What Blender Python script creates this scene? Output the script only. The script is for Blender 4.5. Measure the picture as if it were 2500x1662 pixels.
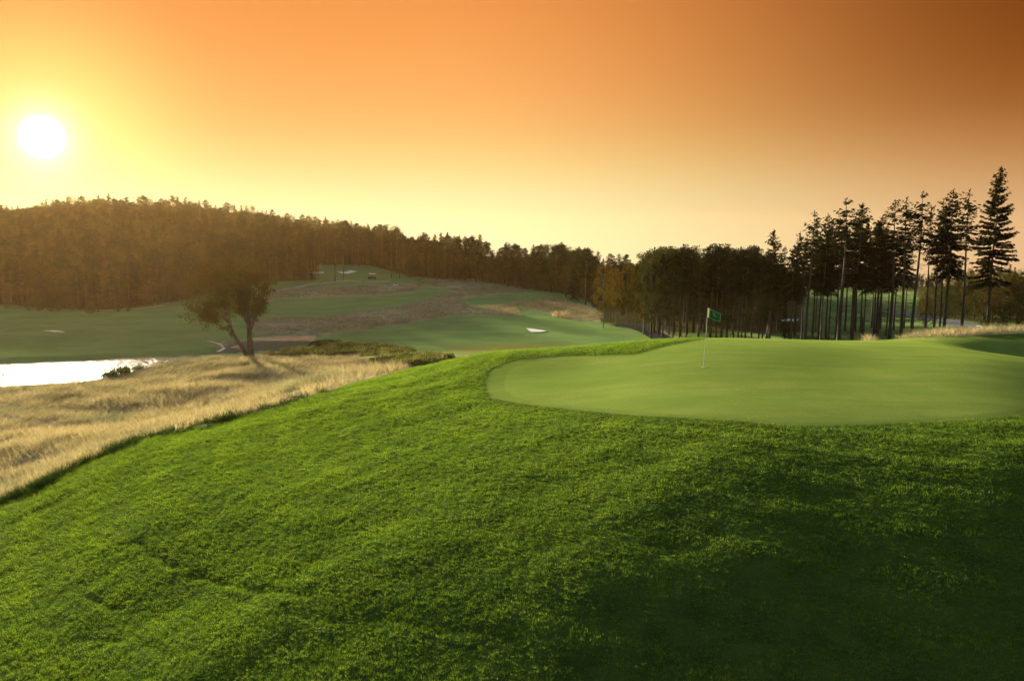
import bpy, math, random
import numpy as np
from mathutils import Vector, Matrix, Quaternion

for o in list(bpy.data.objects):
    bpy.data.objects.remove(o)
S = bpy.context.scene
COL = S.collection
rad = math.radians

# ------------------------------------------------------------------ camera
F = 2165.0                      # focal length in photo pixels (photo 2500 x 1662)
PITCH = math.atan((831 - 560) / F)
CP, SP = math.cos(PITCH), math.sin(PITCH)
cam = bpy.data.cameras.new("camera")
cam.sensor_fit = 'HORIZONTAL'
cam.sensor_width = 36.0
cam.lens = 36.0 * F / 2500.0
cam.clip_start = 0.2
cam.clip_end = 6000
camo = bpy.data.objects.new("camera", cam)
COL.objects.link(camo)
camo.rotation_euler = (math.pi / 2 - PITCH, 0, 0)
S.camera = camo


def ray(u, v):
    xc = (np.asarray(u, float) - 1250) / F
    yc = (831 - np.asarray(v, float)) / F
    return np.stack([xc, CP + yc * SP, -SP + yc * CP], -1)


def at(u, v, Y):
    d = ray(u, v)
    return d * (np.asarray(Y, float) / d[..., 1])[..., None]


def proj(x, y, z):
    zc = y * CP - z * SP
    yc = y * SP + z * CP
    zc = np.where(zc < 0.1, 0.1, zc)
    return 1250 + F * x / zc, 831 - F * yc / zc


# ------------------------------------------------------------------ light
EXPO = 2.6
SUN_STRENGTH = 4.0
S.view_settings.view_transform = 'Standard'
S.view_settings.look = 'None'
S.view_settings.gamma = 1
S.view_settings.exposure = EXPO
sd = ray(103, 334)
sd = sd / np.linalg.norm(sd)
SUN_EL = math.asin(sd[2])
SUN_AZ = math.atan2(sd[0], sd[1])
sl = bpy.data.lights.new("sun", 'SUN')
sl.energy = SUN_STRENGTH
sl.angle = rad(2.2)
sl.color = (1.0, 0.86, 0.62)
slo = bpy.data.objects.new("sun", sl)
COL.objects.link(slo)
ld = np.array([sd[0], sd[1], sd[2] + 0.02])      # a touch above the disc: its glow leans over the hill
slo.rotation_euler = Vector((-ld[0], -ld[1], -ld[2])).to_track_quat('-Z', 'Y').to_euler()
slo.location = (sd[0] * 900, sd[1] * 900, sd[2] * 900)


class NT:
    """small helper for building node trees"""
    def __init__(s, tree):
        s.t = tree
        s.n = tree.nodes
        s.l = tree.links

    def node(s, typ, **kw):
        n = s.n.new(typ)
        for k, v in kw.items():
            setattr(n, k, v)
        return n

    def put(s, sock, v):
        if isinstance(v, bpy.types.NodeSocket):
            s.l.new(v, sock)
        elif isinstance(v, (tuple, list)):
            if len(v) == 3 and sock.type == 'RGBA':
                v = (*v, 1)
            sock.default_value = v
        else:
            sock.default_value = v

    def m(s, op, a, b=0.0, c=None, clamp=False):
        n = s.node('ShaderNodeMath', operation=op, use_clamp=clamp)
        s.put(n.inputs[0], a)
        s.put(n.inputs[1], b)
        if c is not None:
            s.put(n.inputs[2], c)
        return n.outputs[0]

    def smooth(s, x, a, b):
        n = s.node('ShaderNodeMapRange', interpolation_type='SMOOTHSTEP')
        s.put(n.inputs[0], x)
        n.inputs[1].default_value = a
        n.inputs[2].default_value = b
        return n.outputs[0]

    def mix(s, f, a, b, typ='MIX'):
        n = s.node('ShaderNodeMix', data_type='RGBA', blend_type=typ, clamp_factor=True)
        s.put(n.inputs[0], f)
        s.put(n.inputs[6], a)
        s.put(n.inputs[7], b)
        return n.outputs[2]

    def ramp(s, f, stops, interp='LINEAR'):
        n = s.node('ShaderNodeValToRGB')
        cr = n.color_ramp
        cr.interpolation = interp
        while len(cr.elements) > 1:
            cr.elements.remove(cr.elements[-1])
        for i, (p, c) in enumerate(stops):
            e = cr.elements[0] if i == 0 else cr.elements.new(p)
            e.position = p
            e.color = (*c, 1)
        s.put(n.inputs[0], f)
        return n.outputs[0]

    def noise(s, scale, vec=None, detail=3.0, rough=0.55, out=0):
        n = s.node('ShaderNodeTexNoise')
        n.inputs['Scale'].default_value = scale
        n.inputs['Detail'].default_value = detail
        n.inputs['Roughness'].default_value = rough
        if vec is not None:
            s.l.new(vec, n.inputs['Vector'])
        return n.outputs[out]


# ------------------------------------------------------------------ sky
W = bpy.data.worlds.new("World")
S.world = W
W.use_nodes = True
W.node_tree.nodes.clear()
w = NT(W.node_tree)
tc = w.node('ShaderNodeTexCoord')
nrm = w.node('ShaderNodeVectorMath', operation='NORMALIZE')
w.l.new(tc.outputs['Generated'], nrm.inputs[0])
sep = w.node('ShaderNodeSeparateXYZ')
w.l.new(nrm.outputs[0], sep.inputs[0])
dx, dy, dz = sep.outputs
DEG = 57.29578
e = w.m('MULTIPLY', w.m('ARCSINE', dz), DEG)
az = w.m('MULTIPLY', w.m('ARCTAN2', dx, dy), DEG)
dot = w.node('ShaderNodeVectorMath', operation='DOT_PRODUCT')
w.l.new(nrm.outputs[0], dot.inputs[0])
dot.inputs[1].default_value = tuple(sd)
ang = w.m('MULTIPLY', w.m('ARCCOSINE', w.m('MINIMUM', dot.outputs['Value'], 0.9999999)), DEG)
t = w.m('DIVIDE', w.m('ADD', e, 2.0), 32.0)


def st(deg):
    return (deg + 2) / 32.0


mid = w.ramp(t, [(0, (.98, .92, .50)), (st(0), (1, .91, .48)), (st(2.4), (1, .82, .37)), (st(4.2), (1, .68, .25)), (st(6.2), (1, .535, .165)),
                 (st(8.8), (.985, .43, .12)), (st(11.5), (.94, .365, .092)), (st(14.5), (.86, .305, .068)), (st(22), (.6, .27, .11))], 'B_SPLINE')
rgt = w.ramp(t, [(0, (.74, .47, .24)), (st(0), (.74, .47, .24)), (st(2.4), (.64, .35, .15)), (st(4.5), (.50, .22, .068)), (st(7), (.335, .105, .020)),
                 (st(10), (.25, .067, .008)), (st(14.5), (.16, .034, .002)), (st(22), (.16, .05, .01))], 'B_SPLINE')
side = w.smooth(az, -6, 33)
front = w.mix(side, mid, rgt)
# glow of the thick air around the sun, then the disc
g1 = w.m('POWER', 2.718, w.m('MULTIPLY', w.m('POWER', w.m('DIVIDE', ang, 6.0), 2.0), -1.0))
g2 = w.m('POWER', 2.718, w.m('MULTIPLY', w.m('POWER', w.m('DIVIDE', ang, 1.7), 2.0), -1.0))
front = w.mix(1.0, front, w.mix(g1, (0, 0, 0), (.38, .47, .14)), 'ADD')
front = w.mix(1.0, front, w.mix(g2, (0, 0, 0), (.35, .45, .6)), 'ADD')
disc = w.m('SUBTRACT', 1.0, w.smooth(ang, .4, 1.45))
front = w.mix(1.0, front, w.mix(disc, (0, 0, 0), (1.5, 1.4, 1.2)), 'ADD')
sky = w.node('ShaderNodeTexSky', sky_type='NISHITA')
sky.sun_disc = False
sky.sun_elevation = SUN_EL
sky.sun_rotation = SUN_AZ
sky.dust_density = 2.0
b1 = w.node('ShaderNodeBackground')
b1.inputs['Strength'].default_value = 0.058
w.l.new(sky.outputs[0], b1.inputs['Color'])
b2 = w.node('ShaderNodeBackground')
b2.inputs['Strength'].default_value = 2.0 ** -EXPO
w.l.new(front, b2.inputs['Color'])
aaz = w.m('ABSOLUTE', az)
f_up = w.m('SUBTRACT', 1.0, w.smooth(e, 14.5, 24))
f_bk = w.m('SUBTRACT', 1.0, w.smooth(aaz, 38, 80))
# added pale sky patch over the sun, out of view, to silver the pond
dot2 = w.node('ShaderNodeVectorMath', operation='DOT_PRODUCT')
w.l.new(nrm.outputs[0], dot2.inputs[0])
_a, _e = SUN_AZ, rad(27)
dot2.inputs[1].default_value = (math.sin(_a) * math.cos(_e), math.cos(_a) * math.cos(_e), math.sin(_e))
ang2 = w.m('MULTIPLY', w.m('ARCCOSINE', w.m('MINIMUM', dot2.outputs['Value'], 0.9999999)), DEG)
lobe = w.m('MULTIPLY', w.m('SUBTRACT', 1.0, w.smooth(ang2, 5, 26)), w.smooth(e, 14.5, 22))
b3 = w.node('ShaderNodeBackground')
b3.inputs['Strength'].default_value = 2.4 * 2.0 ** -EXPO
b3.inputs['Color'].default_value = (1.0, .96, .86, 1)
b1x = w.node('ShaderNodeMixShader')
w.l.new(lobe, b1x.inputs[0])
w.l.new(b1.outputs[0], b1x.inputs[1])
w.l.new(b3.outputs[0], b1x.inputs[2])
b1 = b1x
ms = w.node('ShaderNodeMixShader')
w.l.new(w.m('MULTIPLY', f_up, f_bk), ms.inputs[0])
w.l.new(b1.outputs[0], ms.inputs[1])
w.l.new(b2.outputs[0], ms.inputs[2])
wo = w.node('ShaderNodeOutputWorld')
w.l.new(ms.outputs[0], wo.inputs['Surface'])
W.cycles.sampling_method = 'MANUAL'
W.cycles.sample_map_resolution = 1024

S.render.engine = 'CYCLES'
S.cycles.use_denoising = True
S.cycles.denoising_prefilter = 'ACCURATE'
S.cycles.max_bounces = 6
S.cycles.diffuse_bounces = 2
S.cycles.glossy_bounces = 2
S.cycles.transmission_bounces = 3
S.cycles.transparent_max_bounces = 8
S.cycles.volume_bounces = 0
S.cycles.sample_clamp_indirect = 1.5
S.cycles.sample_clamp_direct = 5.0
S.cycles.use_adaptive_sampling = False

# ------------------------------------------------------------------ small helpers
rng = np.random.default_rng(7)


def tag(o, label=None, cat=None, group=None, kind=None):
    if label:
        o["label"] = label
    if cat:
        o["category"] = cat
    if group:
        o["group"] = group
    if kind:
        o["kind"] = kind
    return o


def mesh_np(name, V, Q, mats, parent=None, smooth=False, link=True, midx=None):
    """V (n,3); Q (m,k) with k = 3 or 4"""
    V = np.ascontiguousarray(V, np.float32)
    Q = np.ascontiguousarray(Q, np.int32)
    me = bpy.data.meshes.new(name)
    k = Q.shape[1]
    me.vertices.add(len(V))
    me.vertices.foreach_set('co', V.ravel())
    me.loops.add(Q.size)
    me.loops.foreach_set('vertex_index', Q.ravel())
    me.polygons.add(len(Q))
    me.polygons.foreach_set('loop_start', np.arange(0, Q.size, k, dtype=np.int32))
    me.polygons.foreach_set('loop_total', np.full(len(Q), k, np.int32))
    if smooth:
        me.polygons.foreach_set('use_smooth', np.ones(len(Q), bool))
    for mt in (mats if isinstance(mats, (list, tuple)) else [mats]):
        me.materials.append(mt)
    if midx is not None:
        me.polygons.foreach_set('material_index', np.asarray(midx, np.int32))
    me.update(calc_edges=True)
    o = bpy.data.objects.new(name, me)
    if link:
        COL.objects.link(o)
    if parent is not None:
        o.parent = parent
    return o


def empty(name, loc=(0, 0, 0)):
    o = bpy.data.objects.new(name, None)
    o.empty_display_size = 0.2
    COL.objects.link(o)
    o.location = loc
    return o


def vnoise(x, y, seed=0):
    """lattice value noise, -1..1"""
    x = np.asarray(x, float)
    y = np.asarray(y, float)
    xi = np.floor(x).astype(np.int64)
    yi = np.floor(y).astype(np.int64)
    fx = x - xi
    fy = y - yi
    fx = fx * fx * fx * (fx * (fx * 6 - 15) + 10)
    fy = fy * fy * fy * (fy * (fy * 6 - 15) + 10)

    def h(a, b):
        n = (a * 374761393 + b * 668265263 + seed * 1442695041) & 0xFFFFFFFF
        n = ((n ^ (n >> 13)) * 1274126177) & 0xFFFFFFFF
        n = (n ^ (n >> 16)) & 0xFFFF
        return n / 32767.5 - 1
    return ((h(xi, yi) * (1 - fx) + h(xi + 1, yi) * fx) * (1 - fy) + (h(xi, yi + 1) * (1 - fx) + h(xi + 1, yi + 1) * fx) * fy)


def fbm(x, y, wl, oct=3, seed=0):
    s = 0
    a = 1.0
    for i in range(oct):
        s = s + a * vnoise(x / wl + 17.3 * i, y / wl - 9.1 * i, seed + i)
        wl *= 0.5
        a *= 0.5
    return s


def inpoly(px, py, poly):
    px = np.asarray(px, float)
    py = np.asarray(py, float)
    r = np.zeros(px.shape, bool)
    n = len(poly)
    j = n - 1
    for i in range(n):
        xi, yi = poly[i]
        xj, yj = poly[j]
        if yi != yj:
            c = ((yi > py) != (yj > py)) & (px < (xj - xi) * (py - yi) / (yj - yi) + xi)
            r ^= c
        j = i
    return r


def polydist(px, py, poly, closed=True):
    px = np.asarray(px, float)
    py = np.asarray(py, float)
    d = np.full(px.shape, 1e9)
    n = len(poly)
    for i in range(n if closed else n - 1):
        ax, ay = poly[i]
        bx, by = poly[(i + 1) % n]
        L = (bx - ax) ** 2 + (by - ay) ** 2 + 1e-12
        tt = np.clip(((px - ax) * (bx - ax) + (py - ay) * (by - ay)) / L, 0, 1)
        d = np.minimum(d, np.hypot(px - ax - tt * (bx - ax), py - ay - tt * (by - ay)))
    return d


def smooth01(x, a, b):
    tt = np.clip((x - a) / (b - a), 0, 1)
    return tt * tt * (3 - 2 * tt)


# ------------------------------------------------------------------ terrain shape
WATER_Z = -18.0
CZ = [  # (u, v, z): points of the ground given by their height under the lens
    (0, 1662, -8.4), (400, 1662, -7.4), (900, 1662, -6.75), (1500, 1662, -6.3), (2000, 1662, -6.2), (2500, 1662, -6.2),
    (0, 1450, -8.8), (500, 1420, -7.3), (1000, 1400, -6.2), (1500, 1400, -5.85), (2000, 1400, -5.80), (2500, 1400, -5.84),
    (120, 1300, -8.6), (420, 1250, -7.3), (760, 1230, -6.45), (1150, 1230, -5.85), (1600, 1230, -5.50), (2050, 1230, -5.46), (2500, 1230, -5.50),
    (0, 1235, -9.6), (148, 1166, -8.9), (356, 1073, -8.1), (564, 1024, -7.4), (784, 962, -6.75),
    (700, 1100, -6.75), (1000, 1080, -6.05), (1100, 1000, -5.85), (1400, 1075, -5.42), (1750, 1085, -5.12), (2100, 1085, -5.12), (2500, 1075, -5.2),
    (950, 935, -6.35), (1080, 900, -6.1), (1200, 940, -5.7), (1250, 985, -5.55), (1545, 1012, -5.2), (1900, 1034, -5.05), (2280, 1028, -5.1), (2500, 1010, -5.2),
    (1400, 900, -5.55), (1450, 950, -5.4), (1715, 897, -5.02), (1800, 960, -5.05), (2100, 960, -5.05), (2400, 940, -5.15), (2100, 890, -5.1), (2400, 880, -5.15),
]
CY = [  # (u, v, Y): points given by their distance
    (1190, 864, 41.5), (1300, 856, 42.5), (1420, 846, 43.5), (1560, 836, 44.5), (1720, 828, 45.5), (1900, 829, 45.5), (2100, 830, 45.5), (2300, 834, 44.5), (2500, 846, 43),
    (2300, 815, 51), (2500, 802, 53), (2400, 812, 52),
    (0, 1200, 37), (0, 1100, 53), (0, 1000, 78), (0, 950, 99), (150, 1120, 41), (300, 1040, 62), (300, 930, 100), (420, 900, 105), (450, 985, 72), (500, 915, 99),
    (610, 872, 119), (700, 890, 108), (700, 950, 76), (850, 905, 98), (1000, 882, 105), (1100, 878, 104), (520, 1020, 48), (760, 950, 56),
    (0, 886, 120), (250, 875, 124), (500, 855, 131), (0, 830, 139), (250, 810, 148), (450, 800, 152), (100, 780, 170), (350, 775, 172), (0, 750, 200), (200, 756, 196), (350, 752, 198), (470, 742, 205),
    (620, 816, 153), (780, 816, 153), (760, 862, 126), (900, 845, 134), (1000, 860, 122), (900, 806, 160), (1100, 845, 137), (1200, 835, 142), (1300, 850, 132), (1100, 800, 165), (1300, 806, 160),
    (1450, 835, 139), (1500, 800, 158), (1600, 820, 146), (1400, 770, 185), (1200, 770, 190), (640, 780, 180), (800, 765, 192), (1000, 745, 215), (1200, 745, 215),
    (1440, 740, 225), (1350, 720, 260), (1150, 715, 262), (1038, 682, 300), (1160, 684, 300), (1280, 704, 285), (1100, 700, 280), (700, 735, 225), (850, 720, 245), (600, 700, 250),
    (700, 690, 265), (770, 655, 315), (830, 662, 305), (904, 650, 325), (993, 673, 310), (905, 685, 285),
    (0, 700, 245), (200, 690, 260), (400, 680, 270), (550, 660, 290),
    (0, 575, 400), (160, 562, 420), (330, 560, 430), (570, 580, 432), (760, 608, 430), (920, 632, 420), (1050, 655, 400), (1200, 672, 380), (1400, 690, 360),
    (2000, 800, 160), (2000, 760, 195), (2200, 770, 185), (2100, 720, 300), (2300, 790, 150), (2400, 800, 140), (2500, 800, 135), (1900, 700, 330), (2250, 700, 330), (2500, 740, 220),
]
CW = [  # free points (x, y, z)
    (0, 3, -7.0), (0, 7, -6.75), (-6, 5, -7.8), (6, 5, -6.8), (0, -6, -7.4), (-9, -4, -9), (9, -4, -7.2), (0, -60, -12), (-60, -20, -16), (60, -20, -12), (-60, 30, -16.5),
    (-10, 62, -12.0), (0, 62, -11.5), (10, 62, -11), (22, 64, -10.5), (-5, 90, -16.4), (15, 88, -15.8), (35, 85, -14.8), (55, 85, -13.5), (36, 64, -9.8), (30, 120, -16.5), (60, 115, -15.8), (75, 110, -15.0),
    (-120, 520, -8), (-320, 500, -8), (50, 520, -34), (250, 520, -42), (-300, 330, -8), (0, 900, -58), (-500, 800, -45), (500, 800, -62), (-300, 1100, -60), (300, 1100, -66), (400, 300, -28), (-300, 150, -18), (300, 100, -16), (-300, 0, -18), (300, -100, -14), (-300, -200, -18), (0, -300, -16), (700, 0, -20), (-700, 0, -20), (0, -800, -20)]
pts = []
for u, v, z in CZ:
    d = ray(u, v)
    pts.append(d * (z / d[2]))
for u, v, Y in CY:
    pts.append(at(u, v, Y))
pts = np.array(pts + [np.array(p, float) for p in CW])


def qcoord(x, y):
    r = np.hypot(x, y) + 1e-6
    k = np.minimum(1.0, r / 8.0)
    a = np.arctan2(x, y)
    # unrolled polar coordinates; fine near the lens, coarse far away
    return np.stack([np.sin(a) * 3.2 * k, np.cos(a) * 0.9 * k - 0.9 * k, np.log(np.maximum(r, 3.0)) * 1.6], -1)


def _ker(d):
    return np.sqrt(d * d + 0.02)


Qp = qcoord(pts[:, 0], pts[:, 1])
A = -_ker(np.linalg.norm(Qp[:, None] - Qp[None], axis=-1)) + np.eye(len(Qp)) * 0.010
n_ = len(Qp)
Mx = np.zeros((n_ + 4, n_ + 4))
Mx[:n_, :n_] = A
Mx[:n_, n_] = 1
Mx[:n_, n_ + 1:] = Qp
Mx[n_:, :n_] = Mx[:n_, n_:].T
Mx += np.diag([0] * n_ + [1e-9] * 4)
COEF = np.linalg.solve(Mx, np.concatenate([pts[:, 2], np.zeros(4)]))


def rbf(x, y):
    q = qcoord(x, y).reshape(-1, 3)
    out = np.empty(len(q))
    for i in range(0, len(q), 20000):
        qq = q[i:i + 20000]
        out[i:i + 20000] = -_ker(np.linalg.norm(qq[:, None] - Qp[None], axis=-1)) @ COEF[:n_] + COEF[n_] + qq @ COEF[n_ + 1:]
    return out.reshape(np.shape(x))


# tabulate in polar coordinates
TH = np.concatenate([np.linspace(-math.pi, -0.8, 40)[:-1], np.linspace(-0.8, 0.8, 321), np.linspace(0.8, math.pi, 40)[1:]])
LR = np.linspace(math.log(1.0), math.log(1500), 260)
gt, gl = np.meshgrid(TH, LR, indexing='ij')
TAB = rbf(np.sin(gt) * np.exp(gl), np.cos(gt) * np.exp(gl))


def base_h(x, y):
    a = np.arctan2(x, y)
    l = np.log(np.maximum(np.hypot(x, y), 1.001))
    i = np.clip(np.searchsorted(TH, a) - 1, 0, len(TH) - 2)
    fi = np.clip((a - TH[i]) / (TH[i + 1] - TH[i]), 0, 1)
    lj = np.clip((l - LR[0]) / (LR[1] - LR[0]), 0, len(LR) - 1.001)
    j = lj.astype(int)
    fj = lj - j
    return (TAB[i, j] * (1 - fi) + TAB[i + 1, j] * fi) * (1 - fj) + (TAB[i, j + 1] * (1 - fi) + TAB[i + 1, j + 1] * fi) * fj


def onplane(uv, z):
    d = ray(*uv)
    p = d * (z / d[2])
    return (p[0], p[1])


POND_PX = [(-420, 900), (0, 886), (210, 878), (420, 868), (490, 862), (532, 857), (546, 850), (535, 844), (512, 839), (500, 837), (560, 832), (640, 822), (700, 817),
           (795, 818), (775, 825), (768, 836), (780, 843), (815, 850), (770, 856), (720, 861), (690, 866), (640, 867), (600, 865), (520, 869), (450, 878), (400, 889), (335, 905),
           (240, 929), (200, 936), (60, 943), (0, 948), (-420, 985)]
POND = [onplane(p, WATER_Z) for p in POND_PX]
MOUND_EDGE = [(-300, 1330), (0, 1236), (39, 1216), (89, 1197), (148, 1166), (223, 1126), (297, 1095), (356, 1073), (475, 1045), (564, 1024), (700, 989), (784, 960), (901, 926), (1060, 888), (1166, 866)]
GREEN_PX = [(1231, 928), (1239, 907), (1257, 895), (1296, 883), (1367, 871), (1545, 867), (1563, 864), (1634, 845), (1720, 829), (1760, 800), (2260, 800), (2297, 836), (2320, 849), (2358, 859),
            (2434, 863), (2520, 861), (2640, 900), (2640, 985), (2520, 996), (2409, 1010), (2282, 1022), (2154, 1029), (2027, 1033), (1900, 1030), (1800, 1022), (1545, 1005), (1397, 992), (1308, 984), (1248, 967), (1231, 948)]
FRINGE_PX = [(1186, 936), (1189, 919), (1204, 902), (1228, 889), (1263, 879), (1367, 869), (1545, 865), (1563, 862), (1634, 843), (1720, 827), (1760, 798), (2290, 800), (2420, 828), (2560, 830), (2680, 900), (2680, 1000), (2500, 1014),
             (2409, 1022), (2282, 1030), (2154, 1036), (2027, 1039), (1900, 1037), (1800, 1027), (1545, 1013), (1397, 1000), (1278, 986), (1198, 972), (1189, 954)]
FESC_A = [(-300, 1340)] + MOUND_EDGE[1:] + [(1100, 876), (1000, 870), (900, 876), (750, 870), (640, 868), (520, 868), (400, 888), (330, 906), (230, 932), (0, 950), (-300, 975)]
FESC_FAR = [
    [(600, 785), (680, 776), (760, 779), (860, 765), (960, 752), (1060, 728), (1120, 712), (1060, 700), (1030, 690), (1038, 680), (1110, 683), (1160, 681), (1230, 700), (1290, 714), (1180, 719), (1120, 732), (1150, 752), (1260, 742), (1270, 772), (1180, 768), (1100, 770), (964, 795), (875, 807), (786, 818), (622, 816)],
    [(1250, 738), (1343, 727), (1407, 741), (1458, 756), (1475, 777), (1466, 785), (1410, 782), (1356, 774), (1343, 764), (1290, 756)],
    [(640, 712), (760, 705), (900, 700), (1000, 692), (1040, 690), (1010, 712), (900, 722), (700, 728), (620, 740)],
]
STRIP = [(2060, 829), (2120, 822), (2200, 818), (2300, 812), (2400, 810), (2500, 800), (2620, 792), (2620, 806), (2500, 812), (2400, 817), (2300, 823), (2200, 827), (2120, 831)]
HOL = None


def H0(x, y):
    z = base_h(x, y)
    # shaded grass hollow beside the green
    z = z - 0.75 * np.exp(-(((x - HOLX) / 2.6) ** 2 + ((y - HOLY) / 2.6) ** 2))
    return z


_p = at(2490, 846, 42.0)
HOLX, HOLY = _p[0] + 0.9, _p[1] - 0.2


def pond_sd(x, y):
    d = polydist(x, y, POND)
    return np.where(inpoly(x, y, POND), -d, d)


def mound_mask(x, y, z):
    """1 on the mown mound"""
    u, v = proj(x, y, z)
    ve = np.interp(u, [p[0] for p in MOUND_EDGE], [p[1] for p in MOUND_EDGE])
    m = smooth01(v, ve - 3, ve + 3)
    r = np.hypot(x, y)
    return np.where(r < 60, np.where(u > 1166, 1.0, m), 0.0) * np.where(y < 0, 0, 1)


def relief(x, y, z):
    r = np.hypot(x, y)
    u, v = proj(x, y, z)
    fr = (r < 60) & (y > 0)
    green = fr & inpoly(u, v, FRINGE_PX)
    gd = np.where(fr, polydist(u, v, FRINGE_PX), 1e9)
    gs = np.where(green, 0.0, np.clip(gd / 60.0, 0, 1))
    near = np.exp(-(r / 90.0) ** 2)
    a = near * gs
    # heaves of the rough: long folds lying across the slope, humps and fine lumps
    xs = x * 0.83 + y * 0.56
    ys = -x * 0.56 + y * 0.83
    z = z + a * (0.035 * fbm(xs / 2.4, ys, 1.7, 2, 3) + 0.010 * fbm(x, y, 0.55, 2, 11) + 0.004 * vnoise(x / 0.16, y / 0.16, 21))
    z = z + np.where(green, 0.012, 0.02) * near * fbm(xs / 2, ys, 4.5, 2, 31)
    mid_ = smooth01(-x, -6, 8) * smooth01(r, 36, 50) * (1 - smooth01(r, 105, 135))
    z = z + mid_ * 0.42 * (fbm(x * .8 + y * .3, y, 8.0, 2, 51) + 0.25)
    far = smooth01(r, 55, 110)
    z = z + far * (0.35 * fbm(x, y, 22, 3, 41) + 0.12 * vnoise(x / 4.0, y / 4.0, 5)) * (1 - 0.4 * smooth01(r, 300, 500))
    return z


def Hf(x, y):
    x = np.asarray(x, float)
    y = np.asarray(y, float)
    z = relief(x, y, H0(x, y))
    near = (np.hypot(x + 45, y - 130) < 130)
    if near.any():
        sdv = np.full(z.shape, 99.0)
        sdv[near] = pond_sd(x[near], y[near])
        bank = WATER_Z + 0.10 + 0.22 * np.maximum(sdv, 0) ** 0.8
        cap = WATER_Z + 0.35 + 0.16 * np.maximum(sdv, 0)
        out = np.maximum(z, np.minimum(bank, WATER_Z + 0.5))
        out = np.where(sdv < 30, np.minimum(out, np.maximum(cap, bank) + 0.0 * z + np.maximum(0, sdv - 3) * 0.3), out)
        inn = WATER_Z + 0.10 - 0.35 * np.minimum(np.maximum(-sdv, 0), 4)
        z = np.where(sdv <= 0, inn, np.where(near, out, z))
    return z


def hit(u, v, y0=10, y1=600, n=1500):
    """ground point seen at a photo pixel"""
    d = ray(u, v)
    Y = np.geomspace(y0, y1, n)
    P = d[None] * (Y / d[1])[:, None]
    g = Hf(P[:, 0], P[:, 1]) - P[:, 2]
    k = np.where(g > 0)[0]
    i = k[0] if len(k) else n - 1
    return np.array([P[i, 0], P[i, 1], P[i, 2] + (g[i] if len(k) else 0)])


def ground(x, y):
    return float(Hf(np.array([x]), np.array([y]))[0])


RUTS = []


def rut_depth(x, y):
    z = np.zeros(np.shape(x))
    nb = (np.hypot(x, y) < 26)
    if nb.any():
        for pl, wd, dp in RUTS:
            z[nb] = z[nb] + dp * np.exp(-(polydist(x[nb], y[nb], pl, False) / wd) ** 2)
    return z


for pl_, wd_, dp_ in [([(340, 1318), (370, 1345), (405, 1378), (445, 1385)], .10, .06), ([(222, 1452), (262, 1476), (300, 1486)], .09, .055), ([(480, 1400), (620, 1440), (760, 1450)], .10, .05),
                      ([(560, 1455), (700, 1490), (860, 1520)], .12, .02), ([(900, 1500), (1040, 1530), (1180, 1540)], .12, .02), ([(200, 1560), (330, 1560), (420, 1600)], .12, .03)]:
    RUTS.append(([tuple(hit(u, v, 9, 30, 500)[:2]) for u, v in pl_], wd_, dp_))
_Hf0 = Hf


def Hf(x, y):
    return _Hf0(x, y) - rut_depth(np.asarray(x, float), np.asarray(y, float))


# ------------------------------------------------------------------ materials
def material(name):
    m = bpy.data.materials.new(name)
    m.use_nodes = True
    m.node_tree.nodes.clear()
    return m, NT(m.node_tree)


def leafy(name, c1, c2, c3=None, tint=(1.25, 1.15, .6), island=0.0, trans=0.4, rough=0.7, scale=1.5, spread=0.25, spec=0.0):
    """leaf or blade material: diffuse front, light shining through"""
    m, n = material(name)
    geo = n.node('ShaderNodeNewGeometry')
    oi = n.node('ShaderNodeObjectInfo')
    nz = n.noise(scale, geo.outputs['Position'], 3)
    f = n.smooth(n.m('ADD', nz, n.m('MULTIPLY', n.m('SUBTRACT', oi.outputs['Random'], 0.5), spread)), 0.34, 0.66)
    col = n.mix(f, c1, c2)
    if c3:
        nz2 = n.noise(scale * 0.33, geo.outputs['Position'], 2)
        col = n.mix(n.smooth(nz2, 0.5, 0.72), col, c3)
    if island:     # every blade a tone of its own
        k = n.m('ADD', 1.0 - island * .5, n.m('MULTIPLY', geo.outputs['Random Per Island'], island * 1.1))
        cb = n.node('ShaderNodeCombineColor')
        for q in range(3):
            n.l.new(k, cb.inputs[q])
        col = n.mix(1.0, col, cb.outputs[0], 'MULTIPLY')
    bs = n.node('ShaderNodeBsdfPrincipled')
    bs.inputs['Roughness'].default_value = rough
    bs.inputs['Specular IOR Level'].default_value = spec
    n.l.new(col, bs.inputs['Base Color'])
    tr = n.node('ShaderNodeBsdfTranslucent')
    n.l.new(n.mix(1.0, col, tint, 'MULTIPLY'), tr.inputs['Color'])
    mx = n.node('ShaderNodeMixShader')
    mx.inputs[0].default_value = trans
    n.l.new(bs.outputs[0], mx.inputs[1])
    n.l.new(tr.outputs[0], mx.inputs[2])
    o = n.node('ShaderNodeOutputMaterial')
    n.l.new(mx.outputs[0], o.inputs['Surface'])
    return m


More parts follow.
